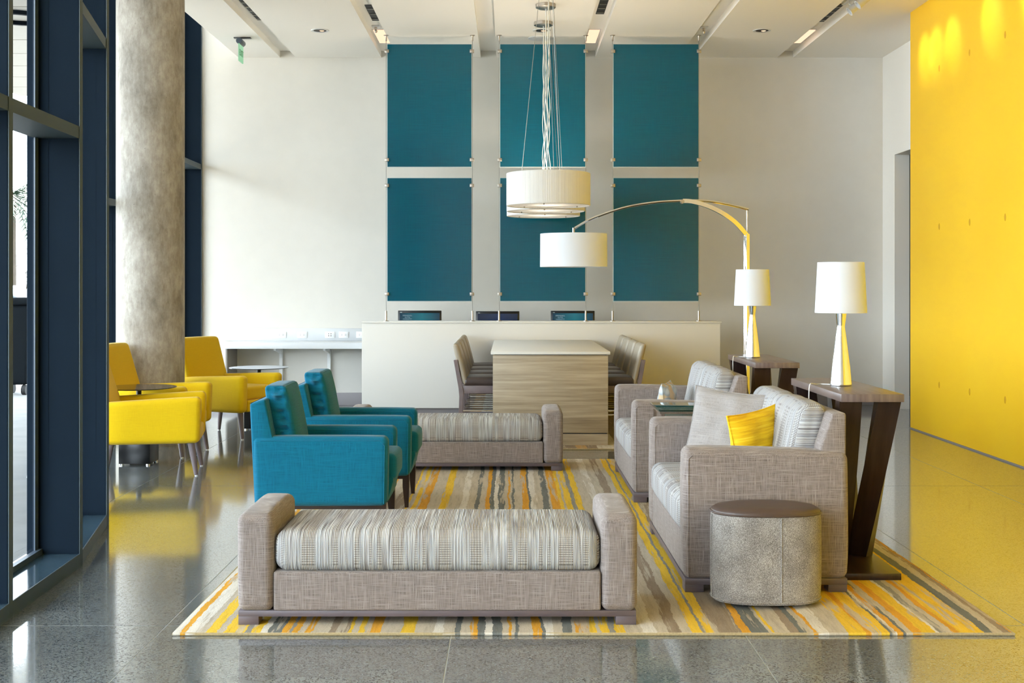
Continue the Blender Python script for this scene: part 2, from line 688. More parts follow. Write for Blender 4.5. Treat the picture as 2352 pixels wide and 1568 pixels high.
M['shade'] = mat_shade('white_shade', (226, 229, 235))
M['shade_pend'] = mat_shade('pleated_white_shade', (228, 226, 222), 40, 0.10)

def mat_glass(name, tint=(0.97, 0.985, 0.98)):
    t = NT(name)
    t.t.nodes.remove(t.b)
    tr = t.n('ShaderNodeBsdfTransparent')
    tr.inputs[0].default_value = tint + (1,)
    gl = t.n('ShaderNodeBsdfGlossy')
    gl.inputs['Roughness'].default_value = 0.02
    fr = t.n('ShaderNodeFresnel')
    fr.inputs[0].default_value = 1.45
    ms = t.n('ShaderNodeMixShader')
    ge = t.n('ShaderNodeNewGeometry')
    t.l(t.math('MULTIPLY', fr.outputs[0], t.math('SUBTRACT', 1.0, ge.outputs['Backfacing'])), ms.inputs[0])
    t.l(tr.outputs[0], ms.inputs[1])
    t.l(gl.outputs[0], ms.inputs[2])
    t.l(ms.outputs[0], t.out.inputs[0])
    return t.m
M['glass'] = mat_glass('window_glass')
M['table_glass'] = mat_glass('green_table_glass', (0.62, 0.78, 0.76))

def mat_smoke():
    t = NT('black_glass')
    t.set(Base_Color=lin((26, 26, 28)), Roughness=0.05)
    return t.m
M['black_glass'] = mat_smoke()

def mat_screen(name, c1, c2):
    t = NT(name)
    P = t.sep(t.coord())
    f = t.math('MULTIPLY', t.math('ADD', P[0], 0.25), 2.0)
    col = t.ramp(f, [(0.0, lin(c1)), (0.55, lin(c2)), (1.0, lin(c1))])
    t.set(Base_Color=(0, 0, 0, 1), Roughness=0.2, Emission_Strength=0.4)
    t.l(col, t.b.inputs['Emission Color'])
    return t.m
M['screen_teal'] = mat_screen('screen_teal', (20, 70, 100), (20, 150, 170))
M['screen_blue'] = mat_screen('screen_blue', (16, 40, 80), (30, 60, 110))
M['screen_text'] = emit('screen_text', (170, 205, 220), 0.5)

# rug: stripes running away from the camera; (left edge X, colour code)
YE, OR, GR, DG, BE, WH, BR = (226, 186, 62), (216, 158, 58), (146, 143, 134), (116, 118, 114), (190, 178, 158), (214, 207, 194), (152, 136, 116)
BANDS = [(390, WH), (410, OR), (424, WH), (450, BE), (470, YE), (490, BE), (506, YE), (556, GR), (572, YE), (598, WH), (614, DG),
         (641, OR), (658, GR), (664, OR), (680, BE), (692, OR), (709, BE), (745, BR), (790, YE), (802, BE), (814, YE), (830, BE), (838, OR),
         (870, BE), (912, YE), (945, BE), (990, WH), (1010, BE), (1045, DG), (1058, BE), (1084, OR), (1098, DG), (1110, WH), (1127, DG), (1150, BE),
         (1160, OR), (1168, BE), (1178, DG), (1188, BE), (1213, OR), (1236, DG), (1250, WH), (1268, BE), (1290, DG), (1312, BE), (1325, OR),
         (1352, YE), (1366, BE), (1378, YE), (1399, GR), (1413, YE), (1432, BE), (1475, WH), (1500, BE), (1530, BR), (1560, BE), (1590, YE), (1612, GR), (1620, YE),
         (1642, BR), (1707, OR), (1724, DG), (1757, BE), (1766, YE), (1776, BE), (1812, BR), (1838, DG), (1852, BE), (1862, OR), (1874, WH),
         (1905, BE), (1948, YE), (1985, OR), (2000, YE), (2036, DG), (2046, WH), (2056, OR), (2068, DG), (2078, BE), (2090, OR), (2118, YE), (2142, WH),
         (2152, GR), (2166, BE), (2180, OR), (2196, YE), (2262, DG), (2280, BE), (2306, BR), (2316, OR), (2326, BR)]

def mat_rug(name, bands, x0, x1, dark=1.0):
    """x0,x1: rug-local span of the pattern"""
    t = NT(name)
    tc = t.n('ShaderNodeTexCoord')
    P = t.sep(tc.outputs['Object'])
    cb = t.n('ShaderNodeCombineXYZ')
    t.l(t.math('MULTIPLY', P[0], 6), cb.inputs[0])
    t.l(t.math('MULTIPLY', P[1], 2.2), cb.inputs[1])
    n1 = t.noise(cb.outputs[0], 1, 3, 0.6)
    cb2 = t.n('ShaderNodeCombineXYZ')
    t.l(t.math('MULTIPLY', P[0], 45), cb2.inputs[0])
    t.l(t.math('MULTIPLY', P[1], 22), cb2.inputs[1])
    n2 = t.noise(cb2.outputs[0], 1, 3, 0.7)
    off = t.math('ADD', t.math('MULTIPLY', t.math('SUBTRACT', n1, 0.5), 0.05), t.math('MULTIPLY', t.math('SUBTRACT', n2, 0.5), 0.022))
    xx = t.math('ADD', P[0], off)
    f = t.math('DIVIDE', t.math('SUBTRACT', xx, x0), x1 - x0)
    cols = []
    nseg = math.ceil(len(bands) / 30)
    out = None
    for s_ in range(nseg):
        seg = bands[s_ * 30:(s_ + 1) * 30]
        st = [(max(0.0, min(1.0, p)), lin(tuple(v * dark for v in c))) for p, c in seg]
        r_ = t.ramp(f, st, 'CONSTANT')
        if out is None:
            out = r_
        else:
            out = t.mix(t.math('GREATER_THAN', f, seg[0][0]), out, r_)
    # worn patches fade to beige, short threads across
    cb3 = t.n('ShaderNodeCombineXYZ')
    t.l(t.math('MULTIPLY', P[0], 16), cb3.inputs[0])
    t.l(t.math('MULTIPLY', P[1], 1.1), cb3.inputs[1])
    cb3.inputs[2].default_value = 4.0
    n3 = t.noise(cb3.outputs[0], 1, 4, 0.7)
    msk = t.ramp(n3, [(0.56, (0, 0, 0, 1)), (0.60, (1, 1, 1, 1))])
    c = t.mix(t.math('MULTIPLY', msk, 0.85), out, lin(tuple(v * dark for v in BE)))
    cb4 = t.n('ShaderNodeCombineXYZ')
    t.l(t.math('MULTIPLY', P[0], 34), cb4.inputs[0])
    t.l(t.math('MULTIPLY', P[1], 3), cb4.inputs[1])
    cb4.inputs[2].default_value = 11.0
    n4 = t.noise(cb4.outputs[0], 1, 4, 0.75)
    c = t.mix(0.75, c, t.ramp(n4, [(0.32, (0.70, 0.68, 0.66, 1)), (0.55, (1, 1, 1, 1))]), 'MULTIPLY')
    fine = t.noise(tc.outputs['Object'], 130, 3, 0.7)
    c = t.mix(0.6, c, t.ramp(fine, [(0.3, (0.78, 0.77, 0.75, 1)), (0.6, (1, 1, 1, 1))]), 'MULTIPLY')
    t.l(c, t.b.inputs['Base Color'])
    t.set(Roughness=0.95)
    t.b.inputs['Specular IOR Level'].default_value = 0.1
    t.bump(fine, 0.5, 0.006)
    return t.m

# ================================================================== STRUCTURE
CEIL = 4.43
YB = 15.54         # back wall
# inner line of the glazed facade, one node per fin
FAC = [(-2.10, -4.0), (-2.10, -2.0), (-2.12, 0.0), (-2.15, 1.6), (-2.17, 3.0), (-2.20, 4.45), (-2.263, 5.51), (-2.305, 6.54), (-2.53, 7.66),
       (-2.98, 8.70), (-3.50, 9.62), (-3.86, 10.6), (-3.86, 12.0), (-3.88, 13.6), (-3.905, 15.48)]
def fac_x(y):
    for (xa, ya), (xb, yb) in zip(FAC[:-1], FAC[1:]):
        if ya <= y <= yb:
            return xa + (xb - xa) * (y - ya) / (yb - ya)
    return FAC[-1][0] if y > FAC[-1][1] else FAC[0][0]

# floor: slabs with sawn joints
fl = struct('floor', bx(-4.3, 8.2, -4.2, 16.0, -0.2, -0.0012), M['joint'])
xs = [-4.2 - 0.0] + [-1.518 + 1.27 * k for k in range(-2, 8)]
xs = sorted(set([-4.25] + [round(-1.518 + 1.27 * k, 4) for k in range(-1, 8)] + [8.15]))
ys = [-4.1, -2.21, 1.60, 5.41, 9.22, 13.03, 15.6]
J = 0.0028
for i in range(len(xs) - 1):
    for j in range(len(ys) - 1):
        a, b, c, d = xs[i] + J, xs[i + 1] - J, ys[j] + J, ys[j + 1] - J
        pts = []
        yy = sorted({c, d} | {round(c + 0.08 * q_, 4) for q_ in range(1, int((d - c) / 0.08)) if b < -1.0} | {y for _, y in FAC if c < y < d} | ({15.06} if c < 15.06 < d else set()))
        left = [(max(a, fac_x(y) + 0.0), y) for y in yy]
        if all(x >= b for x, _ in left):
            continue
        left = [(min(x, b - 0.001), y) for x, y in left]
        poly = [(b, c), (b, d)] + left[::-1]
        bm = bmesh.new()
        top = [bm.verts.new((x, y, 0)) for x, y in poly]
        bot = [bm.verts.new((x, y, -0.001)) for x, y in poly]
        bm.faces.new(top)
        for k in range(len(poly)):
            bm.faces.new((top[k], top[(k + 1) % len(poly)], bot[(k + 1) % len(poly)], bot[k]))
        obj('floor_slab', bm, M['floor'], fl, smooth=0)

# back wall
struct('wall_back', bx(-4.3, 4.77, YB, YB + 0.2, 0, 5.3), M['wall'])
struct('baseboard_back', bx(-3.80, 4.77, YB - 0.018, YB, 0, 0.16, bev=0.004), M['base_gray'])
# right: yellow wall, recess and corridor opening
yw = struct('wall_right', bx(4.286, 4.62, -4.2, 13.0, 0, CEIL), M['yellow_wall'])
for y in (12.13, 11.33, 10.52, 9.72, 8.92):
    for z in (0.53, 2.106, 3.68):
        Mx = Matrix.Translation((4.286, y, z)) @ Matrix.Rotation(PI / 2, 4, 'Y')
        bm = lt([(0.0, -0.003), (0.016, -0.003), (0.020, 0.003)], n=14, M=Matrix.Scale(1.0, 4))
        for v in bm.verts:
            v.co.x *= 1.9
            v.co = Mx @ v.co
        obj('tie_hole', bm, M['tie'], yw)
struct('trim_1', bx(4.276, 4.286, -4.2, 13.0, 0.0, 0.012), M['base_gray'])
struct('wall_recess', bx(4.77, 4.95, 15.06, YB + 0.2, 0, CEIL + .1), M['ceil'])  # recess wall and header painted lighter, standing in for light from the windows
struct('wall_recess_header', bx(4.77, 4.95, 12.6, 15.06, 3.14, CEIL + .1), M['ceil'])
struct('wall_corridor_back', bx(4.95, 8.2, 15.06, 15.2, 0, 3.14), M['door_gray'])
struct('wall_corridor_front', bx(4.62, 8.2, 12.6, 12.75, 0, 3.14), M['door_gray'])
struct('wall_corridor_end', bx(8.1, 8.2, 12.6, 15.2, 0, 3.14), M['door_gray'])
struct('ceiling_corridor', bx(4.95, 8.2, 12.6, 15.2, 3.14, 3.3), M['door_gray'])
struct('baseboard_corridor', bx(4.95, 8.1, 15.042, 15.06, 0, 0.16), M['base_gray'])
struct('baseboard_recess', bx(4.752, 4.77, 15.06, YB - 0.018, 0, 0.16), M['base_gray'])

# ceiling: boards between six open coves
cove_l = [-2.91, -1.62, -0.355, 0.905, 2.16, 3.425]
CW = 0.20
ce = struct('ceiling', bx(-3.43, 4.9, -4.2, YB, CEIL + 0.085, CEIL + 0.2), M['ceil'])
edges = [-3.43]
for c in cove_l:
    edges += [c, c + CW]
edges.append(4.9)
for k in range(0, len(edges), 2):
    obj('ceiling_board', bx(edges[k], edges[k + 1], -4.2, YB, CEIL, CEIL + 0.085), M['ceil'], ce, smooth=0)
struct('ceiling_pocket', bx(-4.4, -3.43, 8.0, YB + .2, 5.2, 5.3), M['ceil'])
struct('trim_2', bx(-3.44, -3.43, 8.0, YB, CEIL, 5.2), M['ceil'])
# wall behind the camera
struct('wall_front', bx(-2.5, 4.3, -4.2, -4.0, 0, CEIL), M['wall'])

# ---- glazed facade: fins, rails, sill, glass
FD = 0.225
curb_h = 0.07
rails = {5: (2.30,), 6: (2.30,), 7: (3.0,), 8: (2.30,), 9: (3.0,), 10: (2.30,), 11: (2.30,), 12: (3.0,), 13: (3.0,)}
wl = struct('wall_left', bx(-4.3, -3.95, 15.50, YB, 0, 5.2), M['navy'])
for k in range(len(FAC)):
    x, y = FAC[k]
    # direction of outward normal
    if k < len(FAC) - 1:
        d = Vector((FAC[k + 1][0] - x, FAC[k + 1][1] - y, 0)).normalized()
    top = CEIL if y < 8.5 else 5.2
    bm = bx(x - FD - 0.055, x, y, y + 0.05, 0.0, top, bev=0.003, seg=1)
    fin = obj('mullion_fin', bm, M['navy'], wl)
    obj('fin_nose', bx(x, x + 0.004, y + 0.002, y + 0.048, 0.0, top), M['nose'], wl, smooth=0)
for k in range(len(FAC) - 1):
    (xa, ya), (xb, yb) = FAC[k], FAC[k + 1]
    ya2 = ya + 0.05
    xa2 = xa + (xb - xa) * 0.05 / (yb - ya)
    top = CEIL if ya < 8.5 else 5.2
    def slab(x_in, x_out, z0, z1, y0=ya2, y1=yb, xa_=xa2, xb_=xb):
        bm = bmesh.new()
        v = []
        for z in (z0, z1):
            v += [bm.verts.new((xa_ + x_in, y0, z)), bm.verts.new((xb_ + x_in, y1, z)), bm.verts.new((xb_ + x_out, y1, z)), bm.verts.new((xa_ + x_out, y0, z))]
        for q in ((0, 1, 2, 3), (4, 5, 6, 7), (0, 1, 5, 4), (1, 2, 6, 5), (2, 3, 7, 6), (3, 0, 4, 7)):
            bm.faces.new([v[i] for i in q])
        return bm
    nm = 'window_%d' % (k + 1)
    W = struct(nm, slab(-FD - 0.012, -FD, curb_h, top), M['glass'], smooth=0)
    obj('sill', slab(0, -FD - 0.06, 0.0, curb_h), M['sill'], W, smooth=0)
    obj('curb', slab(0.006, 0.0, 0.0, curb_h + 0.002), M['nose'], W, smooth=0)
    # aluminium frame round the pane
    obj('pane_frame', slab(-FD + 0.03, -FD, curb_h, curb_h + 0.03), M['alu'], W, smooth=0)
    for (p, q) in ((0.0, 0.05), (1.0, -0.05)):
        y0 = ya2 + (yb - ya2) * p
        y1 = y0 + q
        lo, hi = min(y0, y1), max(y0, y1)
        X0 = xa2 + (xb - xa2) * (lo - ya2) / (yb - ya2)
        X1 = xa2 + (xb - xa2) * (hi - ya2) / (yb - ya2)
        obj('pane_frame', slab(-FD + 0.008, -FD, curb_h, top, lo, hi, X0, X1), M['alu'], W, smooth=0)
    for z in rails.get(k, (2.3,)):
        obj('transom', slab(0.0, -FD - 0.01, z, z + 0.065), M['nose'], W, smooth=0)

# ================================================================== OUTSIDE
pv = bmesh.new()
box(pv, -60, -1.9, -30, 70, -0.30, -0.21)
struct('ground', pv, M['pave'], smooth=0)
# outdoor walk, level with the sill
bm = bmesh.new()
poly = [(-30, -20), (-30, 60)] + [(-4.5, 60), (-4.5, 15.6)] + [(x - FD - 0.08, y) for x, y in FAC[::-1]] + [(-2.5, -20)]
tv = [bm.verts.new((x, y, 0.0)) for x, y in poly]
bm.faces.new(tv)
r_ = bmesh.ops.extrude_face_region(bm, geom=bm.faces[:])
for v in [g for g in r_['geom'] if isinstance(g, bmesh.types.BMVert)]:
    v.co.z = -0.2
struct('terrace', bm, M['pave'], smooth=0)
# canopy soffit
cn = thing('canopy', 'white planked canopy soffit over the walk outside the left window', 'canopy', (-6.4, 12, 4.95))
y = -9.0
k = 0
while y < 9.5:
    obj('plank', bx(-2.4, min(fac_x(y + 12), fac_x(y + 12.97)) - 0.30 + 6.4, y, y + 0.97, 0, 0.06, bev=0.008, seg=1), M['soffit'], cn)
    y += 1.0
obj('fascia', bx(-2.45, -2.4, -9, 9.5, -0.15, 0.2), M['soffit'], cn)
dl = obj('downlight_ring', lt([(0.30, -0.05), (0.36, -0.05), (0.36, 0.0), (0.30, 0.0)], n=24, M=Matrix.Translation((0.17, 3.5, 0.0)), cap=False), M['bin'], cn)

# bin
b0 = at(52, 905, 17.1)
bn = thing('waste_bin', 'dark plastic wheeled bin standing outside behind the left window glass', 'bin', (b0.x - 0.1, 17.2, 0.0))
obj('body', soft(0, 0, 0.70, 0.62, 0.62, 1.12, r=0.08, n=4, fn=lambda c: (c.x * (0.62 + 0.38 * (c.z / 1.26)), c.y * (0.62 + 0.38 * (c.z / 1.26)), c.z)), M['bin'], bn)
obj('lid', soft(0, 0, 1.31, 0.70, 0.70, 0.10, r=0.045, n=4), M['bin'], bn)
for s in (-1, 1):
    for s2 in (-1, 1):
        obj('caster', lt([(0.0, -0.03), (0.07, -0.03), (0.07, 0.03), (0.0, 0.03)], n=14, M=Matrix.Translation((0.15 * s, 0.15 * s2, 0.07)) @ Matrix.Rotation(PI / 2, 4, 'Y')), M['tyre'], bn)
# car
c0 = at(30, 700, 27)
cr = thing('car', 'blue car parked far outside behind the dark bin', 'car', (c0.x - 1.2, 27.5, 0.0), R(8))
prof = [(-2.2, 0.35), (-2.25, 0.75), (-1.5, 0.95), (-0.9, 1.5), (0.9, 1.55), (1.6, 1.0), (2.2, 0.9), (2.25, 0.35)]
obj('body', pr(prof, -0.85, 0.85, bev=0.06, seg=3), M['car_blue'], cr)
obj('windshield', pr([(1.0, 1.02), (1.02, 1.46), (1.52, 1.02)], -0.87, 0.87, bev=0.01), M['car_glass'], cr)
obj('side_window', pr([(-1.3, 1.0), (-0.85, 1.42), (0.9, 1.46), (0.9, 1.0)], -0.87, 0.87, bev=0.01), M['car_glass'], cr)
for s in (-1, 1):
    for x in (-1.4, 1.4):
        obj('wheel', lt([(0, -0.1), (0.3, -0.1), (0.33, -0.06), (0.33, 0.06), (0.3, 0.1), (0, 0.1)], n=20, M=Matrix.Translation((x, 0.8 * s, 0.33)) @ Matrix.Rotation(PI / 2, 4, 'X')), M['tyre'], cr)
# palm
p0 = at(40, 440, 36)
pm = thing('palm_tree', 'green palm tree rising far outside the left window', 'tree', (p0.x - 0.2, 36, 0))
obj('trunk', lt([(0.22, 0), (0.16, 1.5), (0.15, 3.6), (0.2, 4.1), (0.05, 4.3)], n=12), M['bark'], pm)
for k in range(26):
    a = k * 2.399
    el = 0.9 - 1.7 * (k / 26)
    pts = []
    for s in range(9):
        u = s / 8
        r_ = 1.9 * u
        z = 4.2 + 1.9 * math.sin(el) * u - 1.1 * u * u
        pts.append((r_ * math.cos(a) * math.cos(el * .6), r_ * math.sin(a) * math.cos(el * .6), z))
    bm = bmesh.new()
    tube(bm, pts, 0.015, n=4)
    for s in range(1, 9):
        p = Vector(pts[s])
        d = (p - Vector(pts[s - 1])).normalized()
        sd = d.cross(Vector((0, 0, 1))).normalized()
        for sg in (-1, 1):
            for q in (0, 0.5):
                pb = p - d * 0.12 * q * 2
                tip = pb + sd * sg * 0.42 * (1 - 0.07 * s) + d * 0.22 - Vector((0, 0, 0.16))
                vs = [bm.verts.new(pb), bm.verts.new(pb + d * 0.07), bm.verts.new(tip)]
                bm.faces.new(vs)
    obj('frond', bm, M['frond'], pm, smooth=0)
# bare tree and railing
q0 = at(38, 600, 45)
bt = thing('bare_tree', 'leafless pale tree far outside above the blue railing', 'tree', (q0.x, 45, 0))
bm = bmesh.new()
rnd = random.Random(4)
def branch(p, d, L, r, dep):
    q = p + d * L
    tube(bm, [p, (p + q) / 2 + Vector((rnd.uniform(-.05, .05), 0, 0)), q], [r, r * .85, r * .7], n=5)
    if dep:
        for _ in range(3):
            nd = (d + Vector((rnd.uniform(-.7, .7), rnd.uniform(-.7, .7), rnd.uniform(-.1, .5)))).normalized()
            branch(q, nd, L * rnd.uniform(.6, .8), r * .6, dep - 1)
branch(Vector((0, 0, 0)), Vector((0, 0, 1)), 0.9, 0.07, 5)
obj('trunk', bm, M['bark'], bt)
rl = thing('railing', 'blue painted street railing far outside the left window', 'railing', (q0.x, 33, 0))
obj('top_rail', bx(-3, 3, -0.04, 0.04, 2.08, 2.16), M['pole_paint'], rl)
obj('panel_board', bx(-3, 3, -0.02, 0.02, 1.30, 1.82), M['car_blue'], rl)
for x in (-2.4, -1.2, 0, 1.2, 2.4):
    obj('post', bx(x - .03, x + .03, -0.03, 0.03, 0, 2.08), M['pole_paint'], rl)

# ================================================================== COLUMN
cl = obj('concrete_column', lt([(0.319, 0.0), (0.319, CEIL)], n=64, M=Matrix.Translation((-3.45, 11.75, 0))), M['concrete'])
tag(cl, 'round raw concrete column rising beside the tall left windows', 'column')

# ================================================================== CEILING FITTINGS
def in_cove(k):
    return cove_l[k] + CW / 2
for k, y0, y1, lab in ((0, 11.0, 13.72, 'black slot diffuser in the leftmost ceiling cove'),
                       (1, 13.0, 13.75, 'short black slot diffuser in the second cove from left'),
                       (3, 12.0, 13.42, 'black slot diffuser in the cove right of the pendants'),
                       (5, 12.95, 13.8, 'black slot diffuser in the rightmost cove beside the spotlights')):
    x = in_cove(k) + (0.03 if k < 3 else -0.0)
    t = thing('slot_diffuser', lab, 'air vent', (x, y0, CEIL + 0.085), group='slot diffusers in the ceiling coves')
    wd = 0.045
    obj('housing', bx(-wd, wd, 0, y1 - y0, -0.008, 0.0), M['dark_slot'], t, smooth=0)
    n_ = int((y1 - y0) / 0.19)
    for i in range(n_):
        yy = (i + 0.7) * (y1 - y0) / n_ - 0.03
        obj('vane', bx(-wd + .008, wd - .008, yy, yy + 0.02, -0.014, -0.008), M['steel'], t, smooth=0)
for k, lab in ((1, 'glowing warm light panel at the wall end of the second cove'),
               (3, 'glowing warm light panel above the middle teal panels'),
               (5, 'glowing warm light panel in the rightmost cove')):
    x = in_cove(k)
    t = thing('cove_light', lab, 'ceiling light', (x, 14.24, CEIL + 0.085), group='lit panels in the coves')
    obj('diffuser', bx(-0.062, 0.062, 0, 0.74, -0.014, -0.006), M['warm_panel'], t, smooth=0)
    obj('frame', bx(-0.078, 0.078, -0.015, 0.755, -0.006, 0.0), M['white'], t, smooth=0)
for x, lab in ((-2.15, 'round recessed downlight in the left part of the ceiling'),
               (0.378, 'round recessed downlight behind the pendant cords'),
               (2.89, 'round recessed downlight in the right part of the ceiling')):
    t = thing('downlight', lab, 'ceiling light', (x, 13.9, CEIL), group='recessed downlights')
    obj('trim_ring', lt([(0.075, -0.004), (0.10, -0.006), (0.104, 0.0), (0.075, 0.0)], n=32, cap=False), M['white'], t)
    obj('reflector', lt([(0.0, -0.002), (0.074, -0.003)], n=32, cap=False), M['dark_slot'], t)
    obj('lens', lt([(0.0, -0.010), (0.02, -0.008), (0.028, -0.003)], n=20, M=Matrix.Translation((0.02, 0.01, 0)), cap=False), M['warm_panel'], t)
sg = obj('ceiling_speaker', lt([(0.0, -0.012), (0.12, -0.012), (0.15, -0.006), (0.155, 0.0)], n=36, M=Matrix.Translation((0.384, 14.34, CEIL)), cap=False), M['white'])
tag(sg, 'white round ceiling speaker grille behind the pendants', 'speaker')
# sprinklers / wall washers
for x, y, lab in ((-1.53, 14.05, 'small white ceiling fixture beside the lit panel of the second cove'), (2.26, 14.1, 'small white sprinkler head hanging in the fifth cove')):
    t = thing('sprinkler', lab, 'sprinkler', (x, y, CEIL + 0.085))
    obj('plate', bx(-0.045, 0.045, -0.04, 0.04, -0.015, 0.0, bev=0.004), M['white'], t)
    obj('head', lt([(0.012, -0.08), (0.02, -0.06), (0.012, -0.05), (0.018, -0.015)], n=12), M['nickel'], t)
# exit sign, edge on
t = thing('exit_sign', 'green glass exit sign hanging edge-on from the ceiling', 'sign', (-3.14, 14.3, CEIL))
obj('mount', bx(-0.08, 0.12, -0.03, 0.03, -0.012, 0.0, bev=0.003), M['black'], t)
obj('housing', lt([(0.0, -0.11), (0.032, -0.11), (0.036, -0.10), (0.036, 0.10), (0.032, 0.11), (0.0, 0.11)], n=20, M=Matrix.Translation((0.0, 0, -0.055)) @ Matrix.Rotation(PI / 2, 4, 'X')), M['alu'], t)
obj('sign_plate', bx(-0.006, 0.006, -0.11, 0.11, -0.29, -0.085), M['green_glass'], t, smooth=0)
def text(body, size, mat, parent, loc, rot, name='lettering', depth=0.001):
    cu = bpy.data.curves.new(name, 'FONT')
    cu.body = body
    cu.size = size
    cu.align_x = 'CENTER'
    cu.align_y = 'CENTER'
    cu.extrude = depth
    cu.materials.append(mat)
    tmp = bpy.data.objects.new('tmp', cu)
    COL.objects.link(tmp)
    bpy.context.view_layer.update()
    me = bpy.data.meshes.new_from_object(tmp.evaluated_get(bpy.context.evaluated_depsgraph_get()))
    bpy.data.objects.remove(tmp)
    bpy.data.curves.remove(cu)
    o = bpy.data.objects.new(name, me)
    link(o, parent)
    o.location = loc
    o.rotation_euler = rot
    return o
M['exit_letter'] = plain('exit_letter', (30, 130, 70), 0.4)
text('EXIT', 0.105, M['exit_letter'], t, (0.0072, 0, -0.19), (PI / 2, 0, PI / 2))
# track spotlights
tk = thing('track_light', 'white ceiling track with small spotlights aimed at the yellow wall', 'spotlight', (cove_l[5] + CW / 2 + 0.02, 12.75, CEIL + 0.085))
obj('track', bx(-0.02, 0.02, -3.2, 0.15, -0.03, 0.0), M['white'], tk, smooth=0)
for i, yy in enumerate((-0.05, -0.35, -0.75, -1.6, -2.4)):
    Mx = Matrix.Translation((0.06, yy, -0.10)) @ Matrix.Rotation(R(52), 4, 'Y') @ Matrix.Rotation(R(180), 4, 'X')
    hd = obj('spot_head', lt([(0.0, -0.08), (0.036, -0.08), (0.042, -0.06), (0.045, 0.06), (0.05, 0.07), (0.038, 0.07), (0.03, 0.03), (0, 0.03)], n=22, M=Mx), M['white'], tk)
    obj('yoke', tb([(0, yy, -0.03), (0.0, yy, -0.06), (0.06, yy, -0.10)], 0.007, n=8), M['white'], tk)
    lamp('SPOT', 'spot_beam', (cove_l[5] + CW / 2 + 0.10, 12.75 + yy, CEIL - 0.10), 26, (1.0, 0.86, 0.66), 0.03,
         aim=(4.29, 12.6 + yy * 1.1, CEIL - 0.55), spot=R(38), blend=0.9)

# ================================================================== DESK, PANELS, CABLES
DX0, DX1, DY = -1.703, 2.471, 14.15
dk = thing('reception_desk', 'long cream reception desk below the six teal panels', 'desk', ((DX0 + DX1) / 2, DY, 0))
hw = (DX1 - DX0) / 2
obj('front_panel', bx(-hw, hw - 0.015, 0.0, 0.05, 0.10, 1.087, bev=0.002), M['desk'], dk)
obj('counter_top', bx(-hw - 0.003, hw + 0.003, -0.012, 0.34, 1.087, 1.108, bev=0.003), M['desk'], dk)
for s in (-1, 1):
    obj('side_panel', bx(s * (hw - 0.055) - 0.04, s * (hw - 0.055) + 0.04, 0.05, 0.80, 0.10, 1.087), M['desk'], dk)
obj('toe_kick', bx(-hw + 0.05, hw - 0.06, 0.05, 0.75, 0.0, 0.10), M['base_gray'], dk)
obj('work_surface', bx(-hw + 0.03, hw - 0.1, 0.05, 0.80, 0.72, 0.75), M['desk'], dk)

ZC = DY + 0.02
colx = [(890, 1083), (1149, 1344), (1409, 1604)]
rows = [(102, 383, 'upper', 118, 367), (409, 691, 'lower', 426, 675)]
names3 = ['left', 'middle', 'right']
px2x = lambda p: (p - 1168) * ZC / F
py2z = lambda p: H - (p - 660) * ZC / F
for ci, (a, b) in enumerate(colx):
    for ri, (ya, yb, rn, c1, c2) in enumerate(rows):
        xc, zc = (px2x(a) + px2x(b)) / 2, py2z(yb)
        wd, hh = (b - a) * ZC / F / 2, (yb - ya) * ZC / F
        desc = {0: 'left', 1: 'middle', 2: 'right'}[ci]
        t = thing('hanging_panel', 'teal glass panel, %s row, %s column, hung on cables above the desk' % (rn, desc), 'panel', (xc, ZC, zc), group='teal panels over the desk')
        obj('glass_sheet', bx(-wd, wd, -0.006, 0.004, 0, hh), M['panel'], t, smooth=0)
        obj('edge_band', bx(-wd - 0.006, wd + 0.006, -0.002, 0.008, -0.008, hh + 0.003), M['panel_edge'], t, smooth=0)
        for s in (-1, 1):
            for cy in (c1, c2):
                z = py2z(cy) - zc
                obj('clip', bx(s * (wd + 0.006) - 0.025, s * (wd + 0.006) + 0.025, -0.024, 0.016, z - 0.019, z + 0.019, bev=0.003), M['nickel'], t)
for p, lab in ((887, 'steel cable at the left edge of the left panel column'), (1085, 'steel cable at the right edge of the left panel column'),
               (1146.5, 'steel cable at the left edge of the middle panel column'), (1345.5, 'steel cable at the right edge of the middle panel column'),
               (1407, 'steel cable at the left edge of the right panel column'), (1605, 'steel cable at the right edge of the right panel column')):
    t = thing('panel_cable', lab, 'cable', (px2x(p), ZC, 1.108), group='cables carrying the panels')
    obj('wire', tb([(0, 0, 0.1), (0, 0, CEIL - 1.108)], 0.0032, n=6), M['steel'], t)
    obj('desk_mount', lt([(0.0, 0), (0.034, 0), (0.034, 0.006), (0.012, 0.012), (0.011, 0.12), (0.0, 0.12)], n=18), M['nickel'], t)
    z = CEIL - 1.108
    obj('ceiling_mount', lt([(0.004, z - 0.07), (0.010, z - 0.065), (0.010, z - 0.018), (0.012, z - 0.008), (0.030, z - 0.004), (0.030, z)], n=18), M['nickel'], t)

